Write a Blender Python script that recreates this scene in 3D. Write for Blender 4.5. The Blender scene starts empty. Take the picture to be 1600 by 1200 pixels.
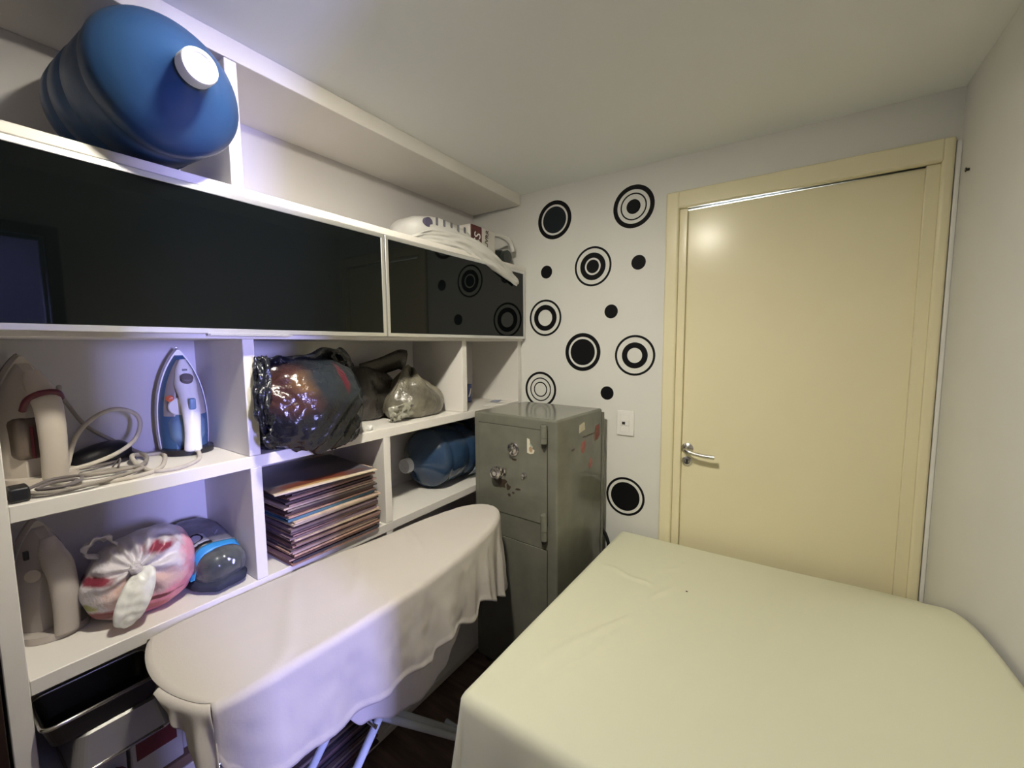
import bpy, bmesh, math, random
from mathutils import Vector, Matrix, noise

random.seed(7)
S = bpy.context.scene
COL = S.collection

# ------------------------------------------------------------------ camera
F_PX = 654.64
YAW, PITCH, ROLL = 0.591244, 0.090831, -0.007672
CAM = Vector((1.243, -1.946, 1.524))
cam_d = bpy.data.cameras.new('camera')
cam = bpy.data.objects.new('camera', cam_d)
COL.objects.link(cam)
_f = Vector((-math.sin(YAW) * math.cos(PITCH), math.cos(YAW) * math.cos(PITCH), -math.sin(PITCH)))
_r = Vector((math.cos(YAW), math.sin(YAW), 0))
_u = _r.cross(_f)
_r2 = math.cos(ROLL) * _r + math.sin(ROLL) * _u
_u2 = -math.sin(ROLL) * _r + math.cos(ROLL) * _u
cam.matrix_world = Matrix(((_r2.x, _u2.x, -_f.x, CAM.x), (_r2.y, _u2.y, -_f.y, CAM.y), (_r2.z, _u2.z, -_f.z, CAM.z), (0, 0, 0, 1)))
cam_d.sensor_fit = 'HORIZONTAL'
cam_d.sensor_width = 36.0
cam_d.lens = 36.0 * F_PX / 1600.0
cam_d.clip_start = 0.02
S.camera = cam

# ------------------------------------------------------------------ world, lights, exposure
w = bpy.data.worlds.new('world')
S.world = w
w.use_nodes = True
w.node_tree.nodes['Background'].inputs[0].default_value = (0.55, 0.55, 1.0, 1)
w.node_tree.nodes['Background'].inputs[1].default_value = 0.10

S.view_settings.view_transform = 'Standard'
S.view_settings.look = 'None'
S.view_settings.gamma = 1.0
S.view_settings.use_curve_mapping = False
S.view_settings.exposure = 0.16

LAMP_POS = Vector((0.67, -1.48, 2.322))
LAMP_COLOR = (1.0, 0.935, 0.78, 1)
LAMP_STRENGTH = 790.0

# daylight through the narrow window of the passage beyond the open doorway on the right
DAY_POS = (3.22, -1.80, 1.66)
dl = bpy.data.lights.new('passage_daylight', 'AREA')
dl.shape = 'RECTANGLE'
dl.size = 0.13
dl.size_y = 0.55
dl.energy = 112.0
dl.color = (0.40, 0.40, 1.0)
dlo = bpy.data.objects.new('passage_daylight', dl)
COL.objects.link(dlo)
dlo.location = DAY_POS
dlo.rotation_euler = (math.pi / 2, 0, math.pi / 2)      # faces -x


# cool light of the lit room behind the closed door: seen only through the slit above the leaf
bl = bpy.data.lights.new('next_room_light', 'AREA')
bl.shape = 'RECTANGLE'
bl.size = 0.5
bl.size_y = 0.3
bl.energy = 130.0
bl.color = (0.85, 0.93, 1.0)
blo = bpy.data.objects.new('next_room_light', bl)
COL.objects.link(blo)
blo.location = (0.95, 1.20, 1.98)
blo.rotation_euler = (math.radians(-90), 0, 0)          # looks back at the door


# ------------------------------------------------------------------ materials
def mat(name, col, rough=0.5, spec=0.5, metal=0.0, var=0.0, vscale=8.0, bump=0.0, bscale=60.0, alpha=1.0,
        trans=0.0, sheen=0.0, coat=0.0, emit=None, estr=0.0, bdist=0.002, stretch=None):
    m = bpy.data.materials.new(name)
    m.use_nodes = True
    nt = m.node_tree
    b = nt.nodes['Principled BSDF']
    b.inputs['Base Color'].default_value = (*col, 1)
    b.inputs['Roughness'].default_value = rough
    b.inputs['Specular IOR Level'].default_value = spec
    b.inputs['Metallic'].default_value = metal
    b.inputs['Alpha'].default_value = alpha
    b.inputs['Transmission Weight'].default_value = trans
    b.inputs['Sheen Weight'].default_value = sheen
    b.inputs['Coat Weight'].default_value = coat
    if emit:
        b.inputs['Emission Color'].default_value = emit
        b.inputs['Emission Strength'].default_value = estr
    tc = None
    if var > 0 or bump > 0:
        tc = nt.nodes.new('ShaderNodeTexCoord')
        src = tc.outputs['Object']
        if stretch:
            mp = nt.nodes.new('ShaderNodeMapping')
            mp.inputs['Scale'].default_value = stretch
            nt.links.new(src, mp.inputs['Vector'])
            src = mp.outputs['Vector']
    if var > 0:
        n = nt.nodes.new('ShaderNodeTexNoise')
        n.inputs['Scale'].default_value = vscale
        n.inputs['Detail'].default_value = 4
        nt.links.new(src, n.inputs['Vector'])
        r = nt.nodes.new('ShaderNodeValToRGB')
        r.color_ramp.elements[0].position = 0.3
        r.color_ramp.elements[1].position = 0.7
        r.color_ramp.elements[0].color = (*[c * (1 - var) for c in col], 1)
        r.color_ramp.elements[1].color = (*[min(1, c * (1 + var * 0.6)) for c in col], 1)
        nt.links.new(n.outputs['Fac'], r.inputs['Fac'])
        nt.links.new(r.outputs['Color'], b.inputs['Base Color'])
    if bump > 0:
        n2 = nt.nodes.new('ShaderNodeTexNoise')
        n2.inputs['Scale'].default_value = bscale
        n2.inputs['Detail'].default_value = 3
        nt.links.new(src, n2.inputs['Vector'])
        bp = nt.nodes.new('ShaderNodeBump')
        bp.inputs['Strength'].default_value = bump
        bp.inputs['Distance'].default_value = bdist
        nt.links.new(n2.outputs['Fac'], bp.inputs['Height'])
        nt.links.new(bp.outputs['Normal'], b.inputs['Normal'])
    return m


def blotch(m, regions, basecol, soft=0.15, nscale=14.0, namp=0.5):
    """colour patches of the thing's own print: regions = (centre xyz, radius xyz, colour) in object coordinates"""
    nt = m.node_tree
    b = nt.nodes['Principled BSDF']
    tc = nt.nodes.new('ShaderNodeTexCoord')
    ns = nt.nodes.new('ShaderNodeTexNoise')
    ns.inputs['Scale'].default_value = nscale
    nt.links.new(tc.outputs['Object'], ns.inputs['Vector'])
    prev = None
    for c, r, col in regions:
        mp = nt.nodes.new('ShaderNodeMapping')
        mp.vector_type = 'TEXTURE'
        mp.inputs['Location'].default_value = c
        mp.inputs['Scale'].default_value = r
        nt.links.new(tc.outputs['Object'], mp.inputs['Vector'])
        ln = nt.nodes.new('ShaderNodeVectorMath')
        ln.operation = 'LENGTH'
        nt.links.new(mp.outputs['Vector'], ln.inputs[0])
        ad = nt.nodes.new('ShaderNodeMath')
        ad.operation = 'MULTIPLY_ADD'
        nt.links.new(ns.outputs['Fac'], ad.inputs[0])
        ad.inputs[1].default_value = namp
        nt.links.new(ln.outputs['Value'], ad.inputs[2])
        mr = nt.nodes.new('ShaderNodeMapRange')
        mr.inputs['From Min'].default_value = 1 + namp * 0.5 - soft
        mr.inputs['From Max'].default_value = 1 + namp * 0.5 + soft
        mr.inputs['To Min'].default_value = 1
        mr.inputs['To Max'].default_value = 0
        nt.links.new(ad.outputs[0], mr.inputs['Value'])
        mx = nt.nodes.new('ShaderNodeMix')
        mx.data_type = 'RGBA'
        nt.links.new(mr.outputs[0], mx.inputs['Factor'])
        if prev is None:
            mx.inputs['A'].default_value = (*basecol, 1)
        else:
            nt.links.new(prev, mx.inputs['A'])
        mx.inputs['B'].default_value = (*col, 1)
        prev = mx.outputs['Result']
    nt.links.new(prev, b.inputs['Base Color'])
    return m


def film(name, col, opaque=0.3, rough=0.15, bump=0.3, bscale=40):
    """thin plastic film: part clear, part milky, glossy"""
    m = bpy.data.materials.new(name)
    m.use_nodes = True
    nt = m.node_tree
    b = nt.nodes['Principled BSDF']
    b.inputs['Base Color'].default_value = (*col, 1)
    b.inputs['Roughness'].default_value = rough
    out = nt.nodes['Material Output']
    tr = nt.nodes.new('ShaderNodeBsdfTransparent')
    mx = nt.nodes.new('ShaderNodeMixShader')
    lw = nt.nodes.new('ShaderNodeLayerWeight')
    lw.inputs['Blend'].default_value = 0.35
    mr = nt.nodes.new('ShaderNodeMapRange')
    mr.inputs['To Min'].default_value = opaque
    mr.inputs['To Max'].default_value = min(1, opaque + 0.5)
    nt.links.new(lw.outputs['Facing'], mr.inputs['Value'])
    nt.links.new(mr.outputs[0], mx.inputs[0])
    nt.links.new(tr.outputs[0], mx.inputs[1])
    nt.links.new(b.outputs[0], mx.inputs[2])
    gl = nt.nodes.new('ShaderNodeBsdfGlossy')
    gl.inputs['Roughness'].default_value = rough
    fr = nt.nodes.new('ShaderNodeFresnel')
    fr.inputs['IOR'].default_value = 1.55
    mx2 = nt.nodes.new('ShaderNodeMixShader')
    nt.links.new(fr.outputs[0], mx2.inputs[0])
    nt.links.new(mx.outputs[0], mx2.inputs[1])
    nt.links.new(gl.outputs[0], mx2.inputs[2])
    nt.links.new(mx2.outputs[0], out.inputs['Surface'])
    tc = nt.nodes.new('ShaderNodeTexCoord')
    n2 = nt.nodes.new('ShaderNodeTexNoise')
    n2.inputs['Scale'].default_value = bscale
    nt.links.new(tc.outputs['Object'], n2.inputs['Vector'])
    bp = nt.nodes.new('ShaderNodeBump')
    bp.inputs['Strength'].default_value = bump
    bp.inputs['Distance'].default_value = 0.01
    nt.links.new(n2.outputs['Fac'], bp.inputs['Height'])
    nt.links.new(bp.outputs['Normal'], b.inputs['Normal'])
    nt.links.new(bp.outputs['Normal'], gl.inputs['Normal'])
    nt.links.new(bp.outputs['Normal'], fr.inputs['Normal'])
    return m


M = {}
M['wall'] = mat('wall_paint', (0.72, 0.715, 0.68), 0.75, 0.2, var=0.03, vscale=2.5, bump=0.12, bscale=220, bdist=0.001)
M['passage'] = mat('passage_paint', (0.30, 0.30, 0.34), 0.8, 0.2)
M['ceil'] = mat('ceiling_paint', (0.86, 0.88, 0.885), 0.8, 0.2, bump=0.08, bscale=180, bdist=0.001)
M['floor'] = mat('floor_laminate', (0.165, 0.115, 0.095), 0.35, 0.4, var=0.35, vscale=6, stretch=(1, 8, 1))
M['mdf'] = mat('white_laminate', (0.74, 0.71, 0.67), 0.42, 0.4, var=0.02, vscale=5)
M['mdf_back'] = mat('white_laminate_back', (0.66, 0.635, 0.63), 0.5, 0.35)
M['alu'] = mat('satin_aluminium', (0.80, 0.80, 0.80), 0.28, 0.5, metal=0.85)
M['blackglass'] = mat('black_glass', (0.003, 0.0042, 0.0045), 0.03, 0.30)
M['doorpaint'] = mat('cream_door_paint', (0.80, 0.735, 0.51), 0.22, 0.20, var=0.03, vscale=1.5, bump=0.03, bscale=90, bdist=0.001)
M['chrome'] = mat('satin_steel', (0.62, 0.60, 0.57), 0.22, 0.5, metal=1.0)
M['darkmetal'] = mat('dark_metal', (0.05, 0.05, 0.05), 0.4, 0.5, metal=0.6)
M['vinyl'] = mat('black_vinyl', (0.005, 0.005, 0.006), 0.6, 0.15)
M['vinyl2'] = mat('dark_teal_vinyl', (0.010, 0.015, 0.018), 0.5, 0.2)
M['safe'] = mat('safe_green_paint', (0.165, 0.165, 0.135), 0.18, 0.5, var=0.14, vscale=10, bump=0.1, bscale=45, bdist=0.001)
M['safe_dark'] = mat('safe_gap', (0.02, 0.02, 0.016), 0.6, 0.3)
M['wplastic'] = mat('white_plastic', (0.80, 0.79, 0.76), 0.3, 0.5)
M['cplastic'] = mat('cream_plastic', (0.50, 0.45, 0.39), 0.30, 0.5, var=0.04)
M['gplastic'] = mat('grey_cream_plastic', (0.44, 0.40, 0.37), 0.4, 0.4, var=0.05)
M['bplastic'] = mat('blue_plastic', (0.075, 0.16, 0.28), 0.22, 0.5)
M['bplastic2'] = mat('light_blue_plastic', (0.17, 0.28, 0.42), 0.2, 0.5)
M['dkplastic'] = mat('black_plastic', (0.012, 0.012, 0.014), 0.35, 0.5)
M['brplastic'] = mat('smoked_tank', (0.13, 0.10, 0.08), 0.25, 0.5)
M['maroon'] = mat('maroon_plastic', (0.10, 0.008, 0.02), 0.35, 0.5)
M['orange'] = mat('orange_lens', (0.65, 0.16, 0.07), 0.25, 0.5)
M['cordw'] = mat('cream_cord', (0.50, 0.46, 0.40), 0.6, 0.3, var=0.1, vscale=60)
M['cordw2'] = mat('dull_cream_cord', (0.30, 0.27, 0.24), 0.6, 0.3, var=0.1, vscale=60)
M['cordg'] = mat('grey_cord', (0.16, 0.14, 0.14), 0.55, 0.3)
M['jug'] = mat('blue_carboy', (0.017, 0.055, 0.150), 0.38, 0.5, bump=0.05, bscale=25)
M['jug2'] = mat('clear_blue_carboy', (0.026, 0.055, 0.115), 0.18, 0.5, bump=0.05, bscale=20)
M['jugcap'] = mat('white_cap', (0.88, 0.88, 0.86), 0.35, 0.4)
M['cap2'] = mat('milky_cap', (0.55, 0.56, 0.60), 0.4, 0.4)
M['sheet'] = mat('bed_sheet', (0.69, 0.69, 0.53), 0.85, 0.1, sheen=0.15, bump=0.10, bscale=420, bdist=0.001)
M['ironcloth'] = mat('peach_cotton', (0.555, 0.515, 0.475), 0.85, 0.1, sheen=0.2, bump=0.16, bscale=160, bdist=0.002)
M['undercloth'] = mat('grey_cotton', (0.62, 0.585, 0.56), 0.85, 0.1, sheen=0.1, bump=0.1, bscale=200)
M['tube'] = mat('pale_blue_enamel', (0.62, 0.70, 0.80), 0.25, 0.5)
M['paper'] = mat('white_paper', (0.78, 0.77, 0.75), 0.7, 0.2)
M['board'] = mat('brown_cardboard', (0.25, 0.17, 0.12), 0.75, 0.2, var=0.12)
M['brownwood'] = mat('dark_brown_wood', (0.022, 0.010, 0.006), 0.5, 0.3, var=0.3, stretch=(6, 6, 0.6))
M['mattress'] = mat('mattress_ticking', (0.7, 0.68, 0.6), 0.9, 0.1)
M['woodleg'] = mat('pale_wood', (0.45, 0.30, 0.17), 0.5, 0.3, var=0.2, stretch=(5, 5, 0.5))
M['lampbody'] = mat('lamp_white', (0.8, 0.8, 0.8), 0.4, 0.4)
M['lampglow'] = mat('lamp_glow', (1, 1, 1), 0.5, 0.2, emit=LAMP_COLOR, estr=LAMP_STRENGTH)


# ------------------------------------------------------------------ mesh building
class MB:
    def __init__(self):
        self.v = []
        self.f = []

    def add(self, vs, fs):
        o = len(self.v)
        self.v += [Vector(p) for p in vs]
        self.f += [tuple(i + o for i in f) for f in fs]
        return self

    def box(self, x0, x1, y0, y1, z0, z1, bev=0.0, seg=2):
        if bev <= 0:
            vs = [(x, y, z) for x in (x0, x1) for y in (y0, y1) for z in (z0, z1)]
            fs = [(0, 1, 3, 2), (4, 6, 7, 5), (0, 4, 5, 1), (2, 3, 7, 6), (0, 2, 6, 4), (1, 5, 7, 3)]
            return self.add(vs, fs)
        bm = bmesh.new()
        bmesh.ops.create_cube(bm, size=1)
        for vt in bm.verts:
            vt.co = Vector(((x0 + x1) / 2 + vt.co.x * (x1 - x0), (y0 + y1) / 2 + vt.co.y * (y1 - y0), (z0 + z1) / 2 + vt.co.z * (z1 - z0)))
        bmesh.ops.bevel(bm, geom=bm.edges[:], offset=bev, segments=seg, profile=0.5, affect='EDGES')
        bm.verts.index_update()
        self.add([vt.co.copy() for vt in bm.verts], [[q.index for q in f.verts] for f in bm.faces])
        bm.free()
        return self

    def lathe(self, prof, origin=(0, 0, 0), axis=(0, 0, 1), seg=40, caps=True):
        a = Vector(axis).normalized()
        t = Vector((0, 0, 1)) if abs(a.z) < 0.9 else Vector((1, 0, 0))
        e1 = a.cross(t).normalized()
        e2 = a.cross(e1)
        o = Vector(origin)
        vs, fs = [], []
        for r, h in prof:
            for k in range(seg):
                an = 2 * math.pi * k / seg
                vs.append(o + a * h + (e1 * math.cos(an) + e2 * math.sin(an)) * r)
        n = len(prof)
        for i in range(n - 1):
            for k in range(seg):
                k2 = (k + 1) % seg
                fs.append((i * seg + k, i * seg + k2, (i + 1) * seg + k2, (i + 1) * seg + k))
        if caps:
            fs.append(tuple(range(seg))[::-1])
            fs.append(tuple((n - 1) * seg + k for k in range(seg)))
        return self.add(vs, fs)

    def tube(self, pts, r, seg=10, sub=6, closed=False, flat=1.0):
        P = [Vector(p) for p in pts]
        if sub > 1 and len(P) > 2:
            Q = []
            n = len(P)
            for i in range(n - 1):
                p0, p1, p2, p3 = P[max(i - 1, 0)], P[i], P[i + 1], P[min(i + 2, n - 1)]
                for k in range(sub):
                    t = k / sub
                    Q.append(0.5 * ((2 * p1) + (-p0 + p2) * t + (2 * p0 - 5 * p1 + 4 * p2 - p3) * t * t + (-p0 + 3 * p1 - 3 * p2 + p3) * t ** 3))
            Q.append(P[-1])
            P = Q
        R = r if callable(r) else (lambda t: r)
        vs, fs = [], []
        prev = None
        for i, p in enumerate(P):
            d = (P[min(i + 1, len(P) - 1)] - P[max(i - 1, 0)]).normalized()
            if prev is None:
                t = Vector((0, 0, 1)) if abs(d.z) < 0.9 else Vector((1, 0, 0))
                e1 = d.cross(t).normalized()
            else:
                e1 = (prev - d * prev.dot(d))
                e1 = e1.normalized() if e1.length > 1e-6 else d.orthogonal().normalized()
            prev = e1
            e2 = d.cross(e1)
            rr = R(i / (len(P) - 1))
            for k in range(seg):
                an = 2 * math.pi * k / seg
                vs.append(p + (e1 * math.cos(an) + e2 * math.sin(an) * flat) * rr)
        for i in range(len(P) - 1):
            for k in range(seg):
                k2 = (k + 1) % seg
                fs.append((i * seg + k, i * seg + k2, (i + 1) * seg + k2, (i + 1) * seg + k))
        fs.append(tuple(range(seg))[::-1])
        fs.append(tuple((len(P) - 1) * seg + k for k in range(seg)))
        return self.add(vs, fs)

    def prism(self, poly, h0, h1, fn=None):
        """poly of 2-D points extruded h0..h1; fn(a,b,h)->xyz"""
        fn = fn or (lambda a, b, h: (a, b, h))
        n = len(poly)
        vs = [fn(a, b, h0) for a, b in poly] + [fn(a, b, h1) for a, b in poly]
        fs = [tuple(range(n))[::-1], tuple(range(n, 2 * n))] + [(i, (i + 1) % n, n + (i + 1) % n, n + i) for i in range(n)]
        return self.add(vs, fs)

    def grid(self, rows, close=False):
        """rows of points -> quads"""
        n = len(rows[0])
        vs = [p for r in rows for p in r]
        fs = []
        for i in range(len(rows) - 1):
            for k in range(n if close else n - 1):
                k2 = (k + 1) % n
                fs.append((i * n + k, i * n + k2, (i + 1) * n + k2, (i + 1) * n + k))
        return self.add(vs, fs)

    def xf(self, m):
        self.v = [m @ p for p in self.v]
        return self


def wmat(o):
    m = o.matrix_basis.copy()
    return wmat(o.parent) @ m if o.parent else m


def obj(name, mb, m, parent=None, smooth=False, local=False, thick=0.0, sub=0, loc=None, solid_off=0.0):
    """one mesh object; mb in world coordinates unless local (then in the parent's)"""
    vs = [Vector(p) for p in mb.v]
    if parent is not None and not local:
        inv = wmat(parent).inverted()
        vs = [inv @ p for p in vs]
    lo = Vector((min(p.x for p in vs), min(p.y for p in vs), min(p.z for p in vs)))
    hi = Vector((max(p.x for p in vs), max(p.y for p in vs), max(p.z for p in vs)))
    c = Vector(((lo.x + hi.x) / 2, (lo.y + hi.y) / 2, lo.z)) if loc is None else Vector(loc)
    me = bpy.data.meshes.new(name)
    me.from_pydata([p - c for p in vs], [], mb.f)
    me.update()
    bm = bmesh.new()
    bm.from_mesh(me)
    bmesh.ops.recalc_face_normals(bm, faces=bm.faces)
    bm.to_mesh(me)
    bm.free()
    if smooth:
        for p in me.polygons:
            p.use_smooth = True
    me.materials.append(M[m] if isinstance(m, str) else m)
    o = bpy.data.objects.new(name, me)
    COL.objects.link(o)
    o.location = c
    if parent is not None:
        o.parent = parent
    if thick > 0:
        sm = o.modifiers.new('thickness', 'SOLIDIFY')
        sm.thickness = thick
        sm.offset = solid_off
    if sub:
        ss = o.modifiers.new('smooth', 'SUBSURF')
        ss.levels = sub
        ss.render_levels = sub
    if smooth == 'auto':
        es = o.modifiers.new('edges', 'EDGE_SPLIT')
        es.split_angle = math.radians(40)
        o.modifiers.new('face_normals', 'WEIGHTED_NORMAL').keep_sharp = True
    return o


def thing(name, label, cat, loc=(0, 0, 0), rotz=0.0, group=None, rot=None):
    o = bpy.data.objects.new(name, None)
    COL.objects.link(o)
    o.empty_display_size = 0.05
    o.location = loc
    o.rotation_euler = rot if rot else (0, 0, rotz)
    tag(o, label, cat, group)
    return o


def tag(o, label, cat, group=None):
    o['label'] = label
    o['category'] = cat
    if group:
        o['group'] = group
    return o


def struct(o, label=None):
    o['kind'] = 'structure'
    if label:
        o['label'] = label
    return o


def text_mb(body, size, fn, depth=0.0006):
    cu = bpy.data.curves.new('lettering', 'FONT')
    cu.body = body
    cu.size = size
    cu.extrude = depth
    cu.align_x = 'CENTER'
    cu.align_y = 'CENTER'
    cu.resolution_u = 3
    to = bpy.data.objects.new('lettering_tmp', cu)
    COL.objects.link(to)
    bpy.context.view_layer.update()
    me = bpy.data.meshes.new_from_object(to)
    mb = MB().add([fn(v.co.x, v.co.y, v.co.z) for v in me.vertices], [list(p.vertices) for p in me.polygons])
    bpy.data.objects.remove(to)
    bpy.data.curves.remove(cu)
    bpy.data.meshes.remove(me)
    return mb


def lerp_tab(tab, t):
    if t <= tab[0][0]:
        return tab[0][1]
    for (a, va), (b, vb) in zip(tab, tab[1:]):
        if t <= b:
            k = (t - a) / (b - a)
            k = k * k * (3 - 2 * k)
            return va + (vb - va) * k
    return tab[-1][1]


def sstep(a, b, x):
    t = max(0.0, min(1.0, (x - a) / (b - a)))
    return t * t * (3 - 2 * t)


def nz(x, y=0.0, z=0.0):
    return noise.noise(Vector((x, y, z)))


# ------------------------------------------------------------------ the room
XR, YB, ZC = 1.655, 0.0, 2.322          # right wall, back wall, ceiling
XL, YR = -0.35, -3.1                    # left wall, rear wall
XP = 3.3                                # far side of the passage
DX0, DX1, DZ = 0.81, 1.612, 2.10        # back door opening

struct(obj('floor', MB().box(XL - 0.1, XP + 0.1, YR - 0.1, 1.4, -0.08, 0.0), 'floor'))
_h = 0.092                                # square cut-out above the recessed spot
_lx, _ly = LAMP_POS.x, LAMP_POS.y
struct(obj('ceiling', MB().box(XL - 0.1, _lx - _h, YR - 0.1, 1.4, ZC, ZC + 0.1).box(_lx + _h, XP + 0.1, YR - 0.1, 1.4, ZC, ZC + 0.1)
           .box(_lx - _h, _lx + _h, YR - 0.1, _ly - _h, ZC, ZC + 0.1).box(_lx - _h, _lx + _h, _ly + _h, 1.4, ZC, ZC + 0.1)
           .box(_lx - _h, _lx + _h, _ly - _h, _ly + _h, ZC + 0.094, ZC + 0.1), 'ceil'))
struct(obj('wall_back', MB().box(XL - 0.1, DX0, YB, 0.14, 0, ZC).box(DX1, XP, YB, 0.14, 0, ZC).box(DX0, DX1, YB, 0.14, DZ, ZC), 'wall'))
struct(obj('wall_left', MB().box(XL - 0.1, XL, YR, YB, 0, ZC), 'wall'))
struct(obj('wall_rear', MB().box(XL, XP, YR - 0.1, YR, 0, ZC), 'wall'))
# right wall with the doorway the daylight comes through
OY0, OY1, OZ = -2.30, -1.51, 2.03
struct(obj('wall_right', MB().box(XR, XR + 0.11, OY1, YB, 0, ZC).box(XR, XR + 0.11, YR, OY0, 0, ZC).box(XR, XR + 0.11, OY0, OY1, OZ, ZC), 'wall'))
tr = struct(obj('trim_1', MB().box(XR - 0.006, XR + 0.116, OY1, OY1 + 0.05, 0, OZ + 0.05).box(XR - 0.006, XR + 0.116, OY0 - 0.05, OY0, 0, OZ + 0.05)
                .box(XR - 0.006, XR + 0.116, OY0, OY1, OZ, OZ + 0.05), 'brownwood'))
# passage beyond: end walls and the outer wall with its narrow window
struct(obj('wall_passage', MB().box(XR + 0.11, XP, -1.0, -0.9, 0, ZC), 'passage'))
WY0, WY1, WZ0, WZ1 = -1.88, -1.72, 1.34, 1.97
struct(obj('wall_outer', MB().box(XP, XP + 0.1, WY1, -0.9, 0, ZC).box(XP, XP + 0.1, YR, WY0, 0, ZC).box(XP, XP + 0.1, WY0, WY1, 0, WZ0)
           .box(XP, XP + 0.1, WY0, WY1, WZ1, ZC), 'passage'))
struct(obj('window_1', MB().box(XP - 0.01, XP + 0.02, WY0 - 0.03, WY0, WZ0 - 0.03, WZ1 + 0.03).box(XP - 0.01, XP + 0.02, WY1, WY1 + 0.03, WZ0 - 0.03, WZ1 + 0.03)
           .box(XP - 0.01, XP + 0.02, WY0, WY1, WZ0 - 0.03, WZ0).box(XP - 0.01, XP + 0.02, WY0, WY1, WZ1, WZ1 + 0.03), 'alu'))
d2 = bpy.data.objects.new('added_door_2', None)  # unseen leaf, added to block daylight from the far left niches
COL.objects.link(d2)
d2.location = (XR + 0.07, -2.02, 0)
struct(d2, 'added half-open sliding door that narrows the daylight from the right-hand doorway')
obj('door_leaf', MB().box(XR + 0.05, XR + 0.085, OY0, -1.70, 0.008, OZ - 0.004, 0.003), 'doorpaint', d2)
obj('added_leaf_pull', MB().box(XR + 0.046, XR + 0.0505, -1.75, -1.725, 0.98, 1.10, 0.002), 'chrome', d2)
# slim white cable trim in the right-hand corner
struct(obj('trim_2', MB().box(XR - 0.013, XR, -0.014, 0.0, 0, 2.16, 0.004), 'wplastic', smooth='auto'))

# back door
door = bpy.data.objects.new('door_1', None)
COL.objects.link(door)
door.location = (1.21, 0.0, 0)
struct(door, 'cream painted flush door in a rounded cream frame')
cz = 2.172
obj('casing', MB().box(0.758, DX0 + 0.002, -0.022, 0.03, 0, cz, 0.009, 4), 'doorpaint', door, smooth='auto')
obj('casing', MB().box(DX1 - 0.002, 1.640, -0.022, 0.03, 0, cz, 0.009, 4), 'doorpaint', door, smooth='auto')
obj('casing', MB().box(DX0 - 0.004, DX1 + 0.004, -0.022, 0.03, DZ, cz, 0.009, 4), 'doorpaint', door, smooth='auto')
obj('door_stop', MB().box(DX0, 0.843, -0.004, 0.06, 0, DZ, 0.003), 'doorpaint', door, smooth='auto')
obj('door_stop', MB().box(1.577, DX1, -0.004, 0.06, 0, DZ, 0.003), 'doorpaint', door, smooth='auto')
# the leaf has sagged on its latch side: a thin wedge of light shows along its top edge
leaf = obj('door_leaf', MB().prism([(0.843, 0.001), (1.577, 0.001), (1.577, DZ - 0.0005), (0.843, DZ - 0.0065)], 0.016, 0.036, lambda a, b, h: (a, h, b)), 'doorpaint', door)
hd = obj('handle', MB().lathe([(0.025, 0), (0.025, 0.006), (0.02, 0.009), (0.011, 0.012), (0.010, 0.045)], (0.868, 0.016, 1.062), (0, -1, 0), 28)
         .tube([(0.868, -0.022, 1.062), (0.868, -0.031, 1.062), (0.882, -0.038, 1.060), (0.91, -0.039, 1.053), (0.95, -0.038, 1.048), (0.985, -0.037, 1.048)], 0.009, 12, 5),
         'chrome', leaf, smooth='auto')
hd['label'] = 'satin steel lever handle on a round rose'
lk = obj('keyhole_rose', MB().lathe([(0.022, 0), (0.022, 0.005), (0.017, 0.008), (0.012, 0.008), (0.010, 0.004)], (0.868, 0.016, 1.004), (0, -1, 0), 28), 'chrome', leaf, smooth='auto')
obj('key_cylinder', MB().box(0.863, 0.873, 0.006, 0.02, 0.992, 1.014, 0.002), 'darkmetal', leaf)

struct(obj('wall_beyond', MB().box(0.2, 2.2, 1.3, 1.4, 0, ZC).box(0.2, 0.3, 0.14, 1.3, 0, ZC).box(2.1, 2.2, 0.14, 1.3, 0, ZC), 'wall'))
# small nail hole on the right wall
tag(obj('wall_nail', MB().lathe([(0.004, 0), (0.004, 0.006), (0.0065, 0.007), (0.0065, 0.009)], (XR, -0.10, 2.039), (-1, 0, 0), 10), 'darkmetal'),
    'tiny dark nail in the right wall beside the door frame top', 'nail')

# ceiling lamp (above the frame, lights the room)
LN = Vector((-0.36, 0.56, -0.745)).normalized()          # recessed spot, its lamp turned towards the far corner
lamp = thing('ceiling_lamp', 'recessed round ceiling spot turned towards the far corner', 'lamp', LAMP_POS)
LH = LAMP_POS + Vector((0, 0, 0.019))
obj('trim_ring', MB().lathe([(0.086, 0.06), (0.086, -0.001), (0.090, -0.004), (0.140, -0.003), (0.142, 0.0), (0.142, 0.002), (0.090, 0.002), (0.089, 0.06)], LAMP_POS, (0, 0, 1), 44, caps=False), 'lampbody', lamp, smooth='auto')
obj('lamp_can', MB().lathe([(0.0875, 0.0), (0.0875, 0.090), (0.0, 0.090), (0.0, 0.092), (0.0895, 0.092), (0.0895, 0.0)], LAMP_POS, (0, 0, 1), 44, caps=False), 'darkmetal', lamp, smooth='auto')
obj('lamp_head', MB().lathe([(0.020, -0.030), (0.056, -0.010), (0.058, 0.002), (0.0555, 0.002), (0.055, -0.001), (0.0, -0.001)], LH, LN, 40, caps=False), 'lampbody', lamp, smooth='auto')
obj('lamp_diffuser', MB().lathe([(0.0, 0.0), (0.0545, 0.0), (0.0545, 0.002), (0.0, 0.002)], LH, LN, 40, caps=False), 'lampglow', lamp)

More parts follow.
